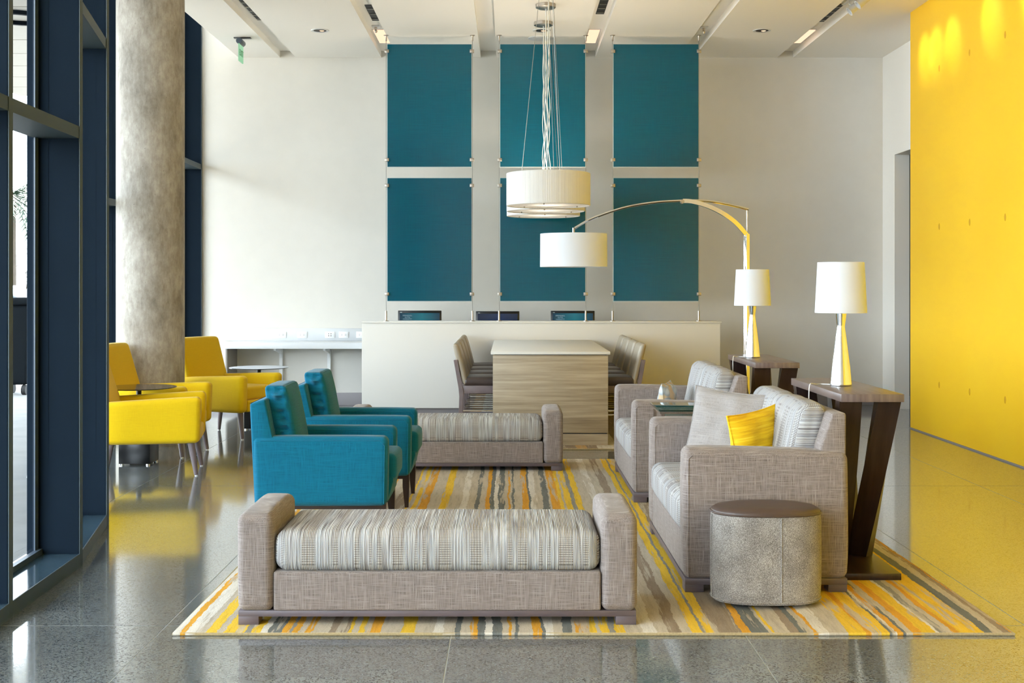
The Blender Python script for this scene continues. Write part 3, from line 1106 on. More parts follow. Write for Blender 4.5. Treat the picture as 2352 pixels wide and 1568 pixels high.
# monitors
for (a, b, top, mt, lab, txt) in ((914, 1014, 713, 'screen_teal', 'black monitor with teal screen, leftmost behind the desk top', True),
                                  (1093, 1193, 714.5, 'screen_blue', 'black monitor with dark blue screen in the middle of the desk', False),
                                  (1265, 1366, 713.5, 'screen_teal', 'black monitor with teal screen, rightmost behind the desk top', True)):
    YM = 14.72
    xc = ((a + b) / 2 - 1168) * YM / F
    wd = (b - a) * YM / F / 2
    zt = H - (top - 660) * YM / F
    t = thing('monitor', lab, 'monitor', (xc, YM, 0.75), group='monitors on the desk')
    zt -= 0.75
    obj('bezel', bx(-wd, wd, 0, 0.03, zt - 0.33, zt, bev=0.006), M['screen_bezel'], t)
    obj('screen', bx(-wd + 0.022, wd - 0.022, -0.003, 0.0, zt - 0.30, zt - 0.030), M[mt], t, smooth=0)
    obj('maker_badge', bx(-wd + 0.025, -wd + 0.05, -0.0035, 0.0, zt - 0.024, zt - 0.018), M['panel_edge'], t, smooth=0)
    obj('stand', pr([(-0.03, 0.0), (0.03, 0.0), (0.03, zt - 0.2), (-0.03, zt - 0.2)], 0.03, 0.045), M['black'], t)
    obj('foot', bx(-0.1, 0.1, -0.06, 0.12, 0.0, 0.012, bev=0.004), M['black'], t)
    if txt:
        text('SPRINGHILL\nSUITES\nMARRIOTT', 0.022, M['screen_text'], t, (-wd + 0.115, -0.0045, zt - 0.082), (PI / 2, 0, 0), depth=0.0003)

# wall counter with power strip and outlets
lx0 = (516 - 1168) * 14.94 / F
lx1 = DX0 + 0.45
lc = thing('wall_counter', 'white wall-hung work counter left of the reception desk', 'counter', ((lx0 + lx1) / 2, YB, 0))
lw = (lx1 - lx0) / 2
obj('counter_top', bx(-lw, lw, -0.60, -0.0, 0.748, 0.822, bev=0.003), M['white'], lc)
obj('backsplash', bx(-3.62 - (lx0 + lx1) / 2, lw, -0.022, 0.0, 0.822, 0.980, bev=0.002), M['white'], lc)
obj('end_panel', bx(-lw - .0, -lw + 0.02, -0.55, 0.0, 0.16, 0.748), M['door_gray'], lc)
for bxp in (628, 742):
    x = (bxp - 1168) * 15.0 / F - (lx0 + lx1) / 2
    obj('bracket', pr([(0, 0.748), (0, 0.70), (0.0, 0.70)], 0, 1) if False else bx(x - 0.02, x + 0.02, -0.05, 0.0, 0.16, 0.748), M['white_plastic'], lc)
    bm = bmesh.new()
    for s_ in (0,):
        a = [bm.verts.new((x - 0.014, yy, zz)) for yy, zz in ((-0.05, 0.748), (-0.45, 0.748), (-0.45, 0.72), (-0.07, 0.66), (-0.05, 0.60))]
        b = [bm.verts.new((x + 0.014, v.co.y, v.co.z)) for v in a]
        bm.faces.new(a)
        bm.faces.new(b[::-1])
        for i in range(5):
            bm.faces.new((a[i], a[(i + 1) % 5], b[(i + 1) % 5], b[i]))
    obj('bracket_arm', bm, M['white_plastic'], lc, smooth=0)
    obj('bolt', lt([(0.0, -0.006), (0.008, -0.005), (0.008, 0.0)], n=12, M=Matrix.Translation((x, -0.05, 0.70)) @ Matrix.Rotation(-PI / 2, 4, 'X').inverted()), M['dark_slot'], lc)
for i, (ox, kind, lab) in enumerate(((647, 0, 'white duplex outlet, leftmost on the backsplash'), (695, 0, 'white duplex outlet, second from left on the backsplash'),
                       (758.5, 1, 'white four-port data plate on the backsplash'), (790, 0, 'white duplex outlet just right of the data plate'),
                       (830, 0, 'white outlet half hidden by the desk corner'))):
    x = (ox - 1168) * YB / F
    t = thing('outlet', lab, 'outlet', (x, YB - 0.022, 0.898), group='outlets on the counter backsplash')
    obj('plate', bx(-0.062, 0.062, -0.007, 0.0, -0.04, 0.04, bev=0.003), M['white_plastic'], t)
    obj('face', bx(-0.045, 0.045, -0.010, -0.006, -0.024, 0.024, bev=0.002), M['white_plastic'], t)
    sl = []
    if kind == 0:
        for cx in (-0.022, 0.022):
            for dz in (-0.008, 0.008):
                obj('slot', bx(cx - 0.006, cx + 0.006, -0.0107, -0.0095, dz - 0.002, dz + 0.002), M['dark_slot'], t, smooth=0)
            obj('slot', bx(cx + 0.010, cx + 0.014, -0.0107, -0.0095, -0.002, 0.002), M['dark_slot'], t, smooth=0)
    else:
        for cx in (-0.014, 0.014):
            for dz in (-0.012, 0.012):
                obj('port', bx(cx - 0.006, cx + 0.006, -0.0107, -0.0095, dz - 0.005, dz + 0.005), M['dark_slot'], t, smooth=0)

# ================================================================== COUNTER TABLE + STOOLS
TX = 0.396
ct = thing('counter_table', 'tall washed-oak communal table with a white top in front of the desk', 'table', (TX, 11.5, 0))
obj('table_top', bx(-0.563, 0.563, -0.015, 2.62, 0.868, 0.895, bev=0.003), M['desk'], ct)
obj('end_panel', bx(-0.544, 0.544, 0.0, 0.05, 0.128, 0.862, bev=0.002), M['oak'], ct)
obj('reveal_strip', bx(-0.535, 0.535, 0.006, 0.05, 0.118, 0.128), M['dark_slot'], ct)
obj('reveal_strip', bx(-0.53, 0.53, 0.01, 2.6, 0.862, 0.868), M['dark_slot'], ct)
obj('plinth', bx(-0.542, 0.542, 0.002, 0.05, 0.012, 0.118), M['oak'], ct)
obj('rear_panel', bx(-0.38, 0.38, 2.54, 2.59, 0.012, 0.862), M['oak'], ct)
obj('centre_panel', bx(-0.03, 0.03, 0.05, 2.54, 0.012, 0.862), M['oak'], ct)

def make_stool(label):
    t = thing('counter_stool', label, 'stool', (0, 0, 0), 0, 'stools along the tall table')
    W2 = 0.225
    obj('seat', soft(0.02, 0, 0.59, 0.42, 0.45, 0.085, r=0.035, puff=(0.0, 0, 0.012), n=5), M['seat_vinyl'], t)
    # seat channels
    obj('apron', bx(-0.20, 0.20, -W2 + 0.01, W2 - 0.01, 0.478, 0.553, bev=0.003), M['stool_wood'], t)
    def lean(c):
        k = (c.z - 0.56) / 0.40
        return (c.x - 0.09 * k - 0.012 * k * k, c.y, c.z)
    obj('backrest', soft(-0.168, 0, 0.757, 0.055, 0.44, 0.40, r=0.026, puff=(0.012, 0, 0), n=7, fn=lean), M['taupe_vinyl'], t)
    for s in (-1, 1):
        y = s * (W2 - 0.018)
        bm = pr([(-0.245, 0.012), (-0.205, 0.012), (-0.188, 0.50), (-0.205, 0.56), (-0.245, 0.805), (-0.285, 0.80), (-0.237, 0.53), (-0.23, 0.45)], y - 0.018, y + 0.018, bev=0.003, seg=1)
        obj('leg', bm, M['stool_wood'], t)
        obj('leg', pr([(0.165, 0.012), (0.20, 0.012), (0.205, 0.48), (0.165, 0.48)], y - 0.018, y + 0.018, bev=0.003, seg=1), M['stool_wood'], t)
        for z in (0.27, 0.31):
            obj('foot_rod', tb([(-0.21, y, z), (0.18, y, z)], 0.007, n=8), M['chrome'], t)
    obj('foot_rail', tb([(0.185, -W2 + 0.03, 0.22), (0.185, W2 - 0.03, 0.22)], 0.011, n=8), M['chrome'], t)
    return t
ord_ = ['nearest', 'second', 'third', 'farthest']
sy = [11.975, 12.60, 13.22, 13.84]
st0 = None
for side in (0, 1):
    for i in range(4):
        sd = 'left' if side == 0 else 'right'
        o4 = {0: 'stool nearest the benches', 1: 'second stool back', 2: 'third stool back', 3: 'stool farthest back by the desk'}[i]
        lab = 'taupe channel-backed %s on the %s side of the tall table' % (o4, sd)
        loc = (-0.245, sy[i], 0) if side == 0 else (2 * TX + 0.245, sy[i], 0)
        rz = 0 if side == 0 else PI
        if st0 is None:
            st0 = make_stool(lab)
            st0.location = loc
        else:
            dup(st0, loc, rz, lab)

# pendants
def make_pendant(label):
    t = thing('pendant_lamp', label, 'pendant lamp', (0, 0, CEIL), 0, 'drum pendants over the tall table')
    zt, zb = 2.60 - CEIL, 2.286 - CEIL
    obj('canopy', lt([(0.0, -0.045), (0.085, -0.045), (0.104, -0.036), (0.104, 0.0)], n=36), M['nickel'], t)
    obj('shade', lt([(0.40, zb), (0.405, zb + 0.004), (0.405, zt - 0.004), (0.40, zt), (0.398, zt - 0.004), (0.398, zb + 0.004), (0.40, zb)], n=72, cap=False), M['shade_pend'], t)
    obj('diffuser', lt([(0.0, zb + 0.006), (0.397, zb + 0.010)], n=48, cap=False), M['shade_pend'], t)
    for a in (180, 62, -62):
        x, y = 0.265 * math.cos(R(a)), 0.265 * math.sin(R(a))
        obj('suspension_wire', tb([(x * 0.3, y * 0.3, -0.04), (x, y, zt - 0.06)], 0.0024, n=5), M['steel'], t)
    bm = bmesh.new()
    tube(bm, [(0, 0, zt - 0.06), (0.3 * math.cos(PI), 0, zt - 0.06)], 0.003, n=5)
    for a in (180, 62, -62):
        x, y = 0.398 * math.cos(R(a)), 0.398 * math.sin(R(a))
        tube(bm, [(0, 0, zt - 0.06), (x, y, zt - 0.06)], 0.004, n=6)
    obj('spider', bm, M['nickel'], t)
    for q in range(2):
        pts = []
        for k in range(25):
            u = k / 24
            pts.append((0.012 * math.sin(u * 19 + q * 2.4) * (0.4 + u) + 0.004 * q, 0.01 * math.cos(u * 15 + q), -0.04 + (zt - 0.02) * u))
        obj('cord', tb(pts, 0.0036, n=6), M['cord'], t)
    for a in (20, 140, 260):
        obj('finial', lt([(0.0, -0.012), (0.008, -0.006), (0.006, 0.004)], n=10, M=Matrix.Translation((0.3 * math.cos(R(a)), 0.3 * math.sin(R(a)), zb + 0.004))), M['nickel'], t)
    return t
p0_ = make_pendant('white drum pendant nearest the benches, largest of the three')
p0_.location = (0.385, 11.77, CEIL)
dup(p0_, (0.385, 12.62, CEIL), 0.1, 'white drum pendant in the middle of the row, mostly hidden by the nearest')
dup(p0_, (0.385, 13.47, CEIL), 0.2, 'white drum pendant farthest back, its lower rim hanging lowest in view')

for yy in (11.77, 12.62, 13.47):
    lamp('POINT', 'pendant_bulb', (0.385, yy, 2.46), 22, (1.0, 0.88, 0.72), 0.06)

# ================================================================== RUGS
M['binding'] = plain('rug_binding', (168, 150, 112), 0.95, var=0.15, scale=120)
def rug(name, label, x0, x1, y0, y1, th, mat):
    bm = bmesh.new()
    nx, ny = 40, 60
    cx, cy = (x0 + x1) / 2, (y0 + y1) / 2
    soft(0, 0, th / 2, x1 - x0, y1 - y0, th, r=th * 0.45, n=24, bm=bm, fn=lambda c: (c.x + 0.004 * math.sin(c.y * 3), c.y + 0.003 * math.sin(c.x * 4), c.z))
    o = obj(name, bm, mat)
    o.location = (cx, cy, 0)
    tag(o, label, 'rug')
    hx, hy = (x1 - x0) / 2 - 0.002, (y1 - y0) / 2 - 0.002
    obj('edge_binding', tb([(-hx, -hy, th / 2), (hx, -hy, th / 2), (hx, hy, th / 2), (-hx, hy, th / 2)], 0.0068, n=8, closed=True), M['binding'], o)
    return o
RX0, RX1, RY0, RY1 = -1.446, 2.179, 5.25, 10.58
rc = (RX0 + RX1) / 2
b1 = []
for p, c in BANDS:
    X = (p - 1168) * 5.25 / F
    b1.append(((X - RX0) / (RX1 - RX0), c))
M['rug'] = mat_rug('striped_rug', b1, RX0 - rc, RX1 - rc)
rug('area_rug', 'large beige, yellow and gray striped rug under the sofas and benches', RX0, RX1, RY0, RY1, 0.014, M['rug'])
rnd = random.Random(3)
b2 = [(k / 28, rnd.choice([BE, BR, BE, BR, WH, (196, 160, 110)])) for k in range(28)]
M['rug2'] = mat_rug('striped_rug_back', b2, -1.4, 1.4, 0.95)
rug('area_rug', 'tan striped rug under the tall table and its stools', -1.15, 1.80, 11.26, 14.10, 0.012, M['rug2'])
ZR = 0.014

# ================================================================== BENCHES
def make_bench(label):
    """local: centre x, front edge y=0, z up from rug"""
    t = thing('upholstered_bench', label, 'bench', (0, 0, ZR), 0, 'upholstered benches on the rug')
    L2, D, AW = 0.881, 0.58, 0.158
    z0 = 0.077 - ZR
    def arm(c, s):
        # slight flare of the arm outwards to the top and a crowned top
        k = (c.z - 0.08) / 0.40
        return (c.x + s * 0.0, c.y, c.z)
    for s in (-1, 1):
        xc = s * (L2 - AW / 2)
        obj('arm', soft(xc, D / 2, (z0 + 0.485) / 2, AW, D, 0.485 - z0, r=0.034, puff=(0.004, 0.004, 0.012), n=8, wob=0.002, seed=s * 3 + 5), M['linen'], t)
    w = L2 - AW
    obj('seat_frame', soft(0, D / 2, (z0 + 0.235) / 2, 2 * w - 0.004, D - 0.012, 0.235 - z0, r=0.01, n=6), M['linen'], t)
    def crown(c):
        return c
    obj('seat_cushion', soft(0, D / 2, 0.323, 2 * w - 0.006, D - 0.002, 0.178, r=0.055, puff=(0, 0.004, 0.008), n=14, wob=0.0022, seed=2), M['stripe_bench'], t)
    obj('base_rail', bx(-L2 + 0.004, L2 - 0.004, 0.012, D - 0.012, 0.036, z0, bev=0.002), M['frame_wood'], t)
    for s in (-1, 1):
        for yy in (0.012, D - 0.102):
            xx = s * (L2 - 0.049)
            obj('leg', bx(xx - 0.045, xx + 0.045, yy, yy + 0.09, 0.0, 0.038, bev=0.002), M['frame_wood'], t)
    return t
bn1 = make_bench('taupe bench with ribbed striped seat at the front of the rug')
bn1.location = (-0.314, 5.36, ZR)
dup(bn1, (-0.44, 9.87, ZR), 0, 'taupe bench with ribbed striped seat at the far end of the rug')

# ================================================================== SOFAS
def make_sofa(label, W):
    """local: front faces +x, width along y"""
    t = thing('loveseat', label, 'sofa', (0, 0, ZR), 0, 'gray loveseats along the right of the rug')
    D2 = 0.40
    W2 = W / 2
    z0 = 0.081 - ZR
    AT = 0.705 - ZR
    for s in (-1, 1):
        yc = s * (W2 - 0.075)
        def slope(c):
            # arm top falls a little to the back, front edge slightly bowed
            k = max(0, (c.z - 0.3) / 0.4)
            return (c.x, c.y, c.z + 0.012 * k * (c.x / D2))
        a = obj('arm', soft(0, yc, (z0 + AT) / 2, 2 * D2, 0.15, AT - z0, r=0.035, puff=(0.006, 0.006, 0.008), n=8, fn=slope, wob=0.002, seed=s), M['linen'], t)
        ys_ = yc + (-0.0755 if True else 0) * (1 if s > 0 else 1)
        for yo in (-0.074, 0.074):
            yy = yc + yo * 1.0
            pts = [(D2 - 0.020, yy, z0 + 0.01), (D2 - 0.020, yy, AT - 0.04), (D2 - 0.04, yy, AT - 0.022), (-D2 + 0.06, yy, AT - 0.034)]
            obj('piping', tb(pts, 0.0035, n=6), M['linen'], a)
    # back frame, wedge leaning back
    inner = W - 0.30
    bp = [(-D2 + 0.005, z0), (-D2 + 0.16, z0), (-D2 + 0.13, 0.70), (-D2 + 0.072, 0.868), (-D2 + 0.002, 0.872)]
    bm = bmesh.new()
    prism(bm, bp, -W2 + 0.03, W2 - 0.03, bev=0.012, seg=3)
    bf = obj('back_frame', bm, M['linen'], t)
    obj('front_rail', soft(D2 - 0.05, 0, (z0 + 0.27) / 2, 0.09, inner, 0.27 - z0, r=0.012, n=5), M['linen'], t)
    obj('seat_deck', bx(-D2 + 0.12, D2 - 0.08, -inner / 2, inner / 2, z0, 0.26), M['linen'], t)
    obj('seat_cushion', soft(0.075, 0, 0.355, 0.66, inner - 0.006, 0.185, r=0.05, puff=(0.010, 0, 0.014), n=9, wob=0.002), M['stripe_sofa'], t)
    def lean(c):
        k = (c.z - 0.44)
        return (c.x - 0.20 * k, c.y, c.z)
    for s in (-1, 1):
        obj('back_cushion', soft(-D2 + 0.215, s * inner / 4, 0.672, 0.13, inner / 2 - 0.008, 0.45, r=0.045, puff=(0.022, 0.0, 0.012), n=9, fn=lean, wob=0.004, seed=4 + s), M['stripe_sofa'], t)
    obj('base_rail', bx(-D2 + 0.004, D2 - 0.004, -W2 + 0.006, W2 - 0.006, 0.036, z0, bev=0.002), M['frame_wood'], t)
    for sx in (-1, 1):
        for s in (-1, 1):
            xx, yy = sx * (D2 - 0.05), s * (W2 - 0.055)
            obj('leg', bx(xx - 0.046, xx + 0.046, yy - 0.046, yy + 0.046, 0.0, 0.038, bev=0.002), M['frame_wood'], t)
    return t
SX = 1.257
s1 = make_sofa('taupe loveseat nearest the camera, holding the yellow pillow', 1.50)
s1.location = (SX, 6.69, ZR)
s1.rotation_euler = (0, 0, PI)
s2 = dup(s1, (SX + 0.005, 9.17, ZR), PI, 'taupe loveseat farther back, holding the small silver print pillow')

def place_pillow(name, label, wd, ht, th, mat, loc, rz, tilt, roll=0, seed=0, fold=0.006, ear=0.06):
    bm, out = pillow(wd, ht, th, seed=seed, fold=fold, ear=ear)
    t = thing(name, label, 'pillow', loc, rz, 'throw pillows on the loveseats')
    t.rotation_euler = (tilt, roll, rz)
    obj('cover', bm, mat, t, smooth=60)
    pb = bmesh.new()
    tube(pb, out, 0.0045, n=6, closed=True)
    obj('piping', pb, mat, t, smooth=60)
    return t
place_pillow('throw_pillow', 'large plain light gray pillow leaning at the far arm of the near loveseat', 0.50, 0.445, 0.15, M['linen_light'],
             (1.215, 6.98, 0.475), R(-38), R(-14), R(4), seed=1)
place_pillow('throw_pillow', 'bright yellow pillow on the near loveseat', 0.45, 0.385, 0.15, M['yellow_pillow'],
             (1.365, 6.49, 0.468), R(42), R(-8), R(-5), seed=6, fold=0.008)
place_pillow('throw_pillow', 'small silver and copper print pillow on the far loveseat', 0.36, 0.31, 0.13, M['silver_pillow'],
             (1.225, 9.30, 0.468), R(72), R(-4), 0, seed=9)

# glass end table between the sofas
gt = thing('glass_side_table', 'square clear glass side table between the two loveseats', 'side table', (1.24, 7.95, ZR))
obj('glass_top', bx(-0.29, 0.29, -0.24, 0.24, 0.70, 0.715, bev=0.005), M['table_glass'], gt)
obj('glass_shelf', bx(-0.26, 0.26, -0.21, 0.21, 0.672, 0.682, bev=0.003), M['table_glass'], gt)
bm = bmesh.new()
for a, b in (((-.27, -.22), (.27, -.22)), ((.27, -.22), (.27, .22)), ((.27, .22), (-.27, .22)), ((-.27, .22), (-.27, -.22))):
    tube(bm, [(a[0], a[1], 0.692), (b[0], b[1], 0.692)], 1.0, sq=(0.02, 0.016))
obj('frame', bm, M['chrome'], gt)
for sx in (-1, 1):
    for s in (-1, 1):
        obj('leg', bx(sx * .26 - .01, sx * .26 + .01, s * .21 - .01, s * .21 + .01, 0, 0.685), M['chrome'], gt)

# ================================================================== OTTOMAN
def oval(r, z, a=0.259, b=0.158, n=56, e=2.4, dx=0.0):
    pts = []
    for i in range(n):
        th = 2 * PI * i / n
        c, s = math.cos(th), math.sin(th)
        pts.append(Vector((math.copysign(abs(c) ** (2 / e), c) * a * r + dx, math.copysign(abs(s) ** (2 / e), s) * b * r, z)))
    return pts
def oval_loft(prof):
    bm = bmesh.new()
    rings = [[bm.verts.new(p) for p in oval(r, z)] for r, z in prof]
    for a, b in zip(rings[:-1], rings[1:]):
        n = len(a)
        for i in range(n):
            bm.faces.new((a[i], a[(i + 1) % n], b[(i + 1) % n], b[i]))
    bm.faces.new(rings[0])
    bm.faces.new(rings[-1])
    return bm
ot = thing('pouf', 'gray tweed pouf with a brown leather top before the near loveseat', 'ottoman', (1.215, 5.768, ZR))
obj('body', oval_loft([(0.96, 0.02), (0.985, 0.035), (1.0, 0.10), (1.004, 0.25), (1.0, 0.38), (0.985, 0.425), (0.97, 0.432)]), M['tweed'], ot)
obj('leather_top', oval_loft([(0.975, 0.425), (0.992, 0.432), (0.975, 0.444), (0.90, 0.455), (0.7, 0.464), (0.4, 0.469), (0.1, 0.470)]), M['brown_leather'], ot, smooth=60)
obj('piping', tb(oval(0.995, 0.431), 0.0045, n=6, closed=True), M['brown_leather'], ot)
obj('piping', tb(oval(0.99, 0.032), 0.0045, n=6, closed=True), M['tweed'], ot)
ov = oval(1.003, 0)
for idx in (int(56 * 0.785), int(56 * 0.53), 56 * 28 // 100):
    p = ov[idx]
    obj('seam', tb([(p.x, p.y, 0.035), (p.x * 1.004, p.y * 1.004, 0.2), (p.x, p.y, 0.42)], 0.0035, n=6), M['tweed'], ot)
obj('glide', bx(-0.12, 0.12, -0.08, 0.08, 0.0, 0.022), M['black'], ot)

# ================================================================== CONSOLE TABLES + LAMPS
def make_console(label):
    """local: centre; x width .32, y length 1.1"""
    t = thing('console_table', label, 'side table', (0, 0, 0), 0, 'dark console tables behind the loveseats')
    obj('table_top', bx(-0.160, 0.160, -0.55, 0.55, 0.904, 0.944, bev=0.002), M['top_wood'], t)
    obj('base', bx(-0.145, 0.145, -0.55, 0.55, 0.0, 0.034, bev=0.002), M['dark_wood'], t)
    for sx in (-1, 1):
        for s in (-1, 1):
            bm = bmesh.new()
            rings = []
            n = 14
            for k in range(n + 1):
                u = k / n
                z = 0.034 + 0.870 * u
                cx = sx * (0.060 + 0.040 * u)
                cy = s * (0.10 + 0.37 * u)
                ang = sx * s * R(42) * (1 - u)
                hw_ = 0.058
                hd = 0.038 
                ring = []
                for a, b in ((-1, -1), (1, -1), (1, 1), (-1, 1)):
                    x, y = a * hw_, b * hd
                    ring.append(bm.verts.new((cx + x * math.cos(ang) - y * math.sin(ang), cy + x * math.sin(ang) + y * math.cos(ang), z)))
                rings.append(ring)
            for a, b in zip(rings[:-1], rings[1:]):
                for i in range(4):
                    bm.faces.new((a[i], a[(i + 1) % 4], b[(i + 1) % 4], b[i]))
            bm.faces.new(rings[0])
            bm.faces.new(rings[-1])
            obj('leg', bm, M['dark_wood'], t, smooth=30)
    return t
k1 = make_console('dark wood console with splayed twisted legs behind the near loveseat')
k1.location = (1.85, 6.74, ZR)
dup(k1, (1.94, 9.34, ZR), 0, 'dark wood console with splayed legs behind the far loveseat')

def make_lamp(label):
    t = thing('table_lamp', label, 'lamp', (0, 0, 0), 0, 'silver hourglass table lamps')
    prof = [(0.0, 0.0), (0.056, 0.0), (0.0585, 0.006), (0.0575, 0.012), (0.050, 0.10), (0.040, 0.18), (0.030, 0.26), (0.0215, 0.325), (0.0225, 0.335), (0.026, 0.365), (0.029, 0.39), (0.030, 0.398), (0.0, 0.40)]
    bm = lt(prof, n=40)
    for v in bm.verts:
        a = math.atan2(v.co.y, v.co.x)
        k = 1 + 0.018 * math.sin(a * 3 + 1.0) * min(1, v.co.z * 6)
        v.co.x *= k
        v.co.y *= k
    obj('base', bm, M['mercury'], t, smooth=60)
    obj('foot_disc', lt([(0.0, -0.001), (0.055, -0.001), (0.056, 0.004)], n=30), M['black'], t)
    obj('stem', tb([(0, 0, 0.39), (0, 0, 0.55)], 0.006, n=8), M['nickel'], t)
    zb, zt = 0.402, 0.68
    obj('shade', lt([(0.138, zb), (0.140, zb), (0.1255, zt), (0.1235, zt), (0.136, zb + 0.004), (0.138, zb)], n=56, cap=False), M['shade'], t)
    obj('shade_top', lt([(0.0, zt - 0.02), (0.124, zt - 0.02)], n=40, cap=False), M['shade'], t)
    pts = [(-0.05, 0.02, 0.006), (-0.09, 0.06, 0.005), (-0.13, 0.03, 0.006), (-0.155, -0.02, 0.012), (-0.185, -0.05, 0.004), (-0.19, -0.055, -0.12), (-0.182, -0.03, -0.4)]
    sm = []
    for i in range(len(pts) - 1):
        for k in range(5):
            u = k / 5
            p_ = [Vector(pts[max(i - 1, 0)]), Vector(pts[i]), Vector(pts[i + 1]), Vector(pts[min(i + 2, len(pts) - 1)])]
            sm.append(0.5 * ((2 * p_[1]) + (p_[2] - p_[0]) * u + (2 * p_[0] - 5 * p_[1] + 4 * p_[2] - p_[3]) * u * u + (-p_[0] + 3 * p_[1] - 3 * p_[2] + p_[3]) * u ** 3))
    obj('cord', tb(sm, 0.003, n=6), M['cord'], t)
    return t
tm = NT('mercury_glass')
tm.set(Base_Color=(0.72, 0.72, 0.72, 1), Metallic=1.0, Roughness=0.05)
tm.bump(tm.noise(tm.coord(scale=(1, 1, 0.25)), 30, 3), 0.10, 0.01)
M['mercury'] = tm.m
l1 = make_lamp('silver hourglass lamp with white shade on the near console')
l1.location = (1.832, 6.72, 0.9585)
l2 = dup(l1, (1.885, 9.42, 0.9585), 0.25, 'silver hourglass lamp with white shade on the far console')

# arc lamp
YA = 10.13
al = thing('arc_floor_lamp', 'tall chrome arc floor lamp reflecting the yellow wall', 'lamp', ((1715 - 1168) * YA / F, YA, 0.014))
ax0 = al.location.x
P = lambda px, py: Vector(((px - 1168) * YA / F - ax0, 0, H - (py - 660) * YA / F - 0.014))
zt = P(1715, 537).z
Mr = Matrix.Rotation(R(35), 4, 'Z')
obj('post', bx(-0.018, 0.018, -0.018, 0.018, 0.03, zt, bev=0.002, M=Mr), M['chrome'], al)
obj('base_plate', lt([(0.0, 0.0), (0.14, 0.0), (0.145, 0.006), (0.14, 0.03), (0.0, 0.03)], n=40, M=Matrix.Translation((0, 0.0, 0))), M['chrome'], al)
def cat(pts, m=8):
    sm = []
    for i in range(len(pts) - 1):
        for k in range(m):
            u = k / m
            p_ = [pts[max(i - 1, 0)], pts[i], pts[i + 1], pts[min(i + 2, len(pts) - 1)]]
            sm.append(0.5 * ((2 * p_[1]) + (p_[2] - p_[0]) * u + (2 * p_[0] - 5 * p_[1] + 4 * p_[2] - p_[3]) * u * u + (-p_[0] + 3 * p_[1] - 3 * p_[2] + p_[3]) * u ** 3))
    sm.append(pts[-1])
    return sm
arm = cat([P(1715, 540), P(1690, 512), P(1660, 490), P(1625, 473), P(1590, 463), P(1568, 461.5)])
obj('lower_arm', tb(arm, 1.0, sq=(0.036, 0.034)), M['chrome'], al, smooth=30)
arc = cat([P(1320, 524), P(1360, 502), P(1430, 478), P(1500, 465.5), P(1569, 461), P(1620, 461.5), P(1670, 469), P(1719, 481)])
obj('upper_arc', tb(arc, 0.0105, n=10), M['chrome'], al)
obj('pivot', lt([(0, -0.026), (0.016, -0.026), (0.016, 0.026), (0, 0.026)], n=16, M=Matrix.Translation(P(1567, 463)) @ Matrix.Rotation(PI / 2, 4, 'X')), M['nickel'], al)
obj('tie_rod', tb([P(1716, 481), P(1716, 536)], 0.005, n=8), M['nickel'], al)
pc = P(1317.5, 0)
obj('shade_stem', tb([P(1317.5, 523), P(1317.5, 560)], 0.010, n=10), M['nickel'], al)
zb, zt = P(0, 613).z, P(0, 537).z
sh = lt([(0.276, zb), (0.279, zb), (0.277, zt), (0.274, zt), (0.274, zb + 0.004), (0.276, zb)], n=64, cap=False)
o = obj('shade', sh, M['shade'], al)
o.location = (pc.x, 0, 0)
o = obj('shade_diffuser', lt([(0, zb + 0.02), (0.274, zb + 0.02)], n=40, cap=False), M['shade'], al)
o.location = (pc.x, 0, 0)
bm = bmesh.new()
for k in range(3):
    a = R(120 * k + 30)
    tube(bm, [(pc.x, 0, zt - 0.02), (pc.x + 0.275 * math.cos(a), 0.275 * math.sin(a), zt - 0.01)], 0.003, n=6)
obj('shade_spider', bm, M['nickel'], al)

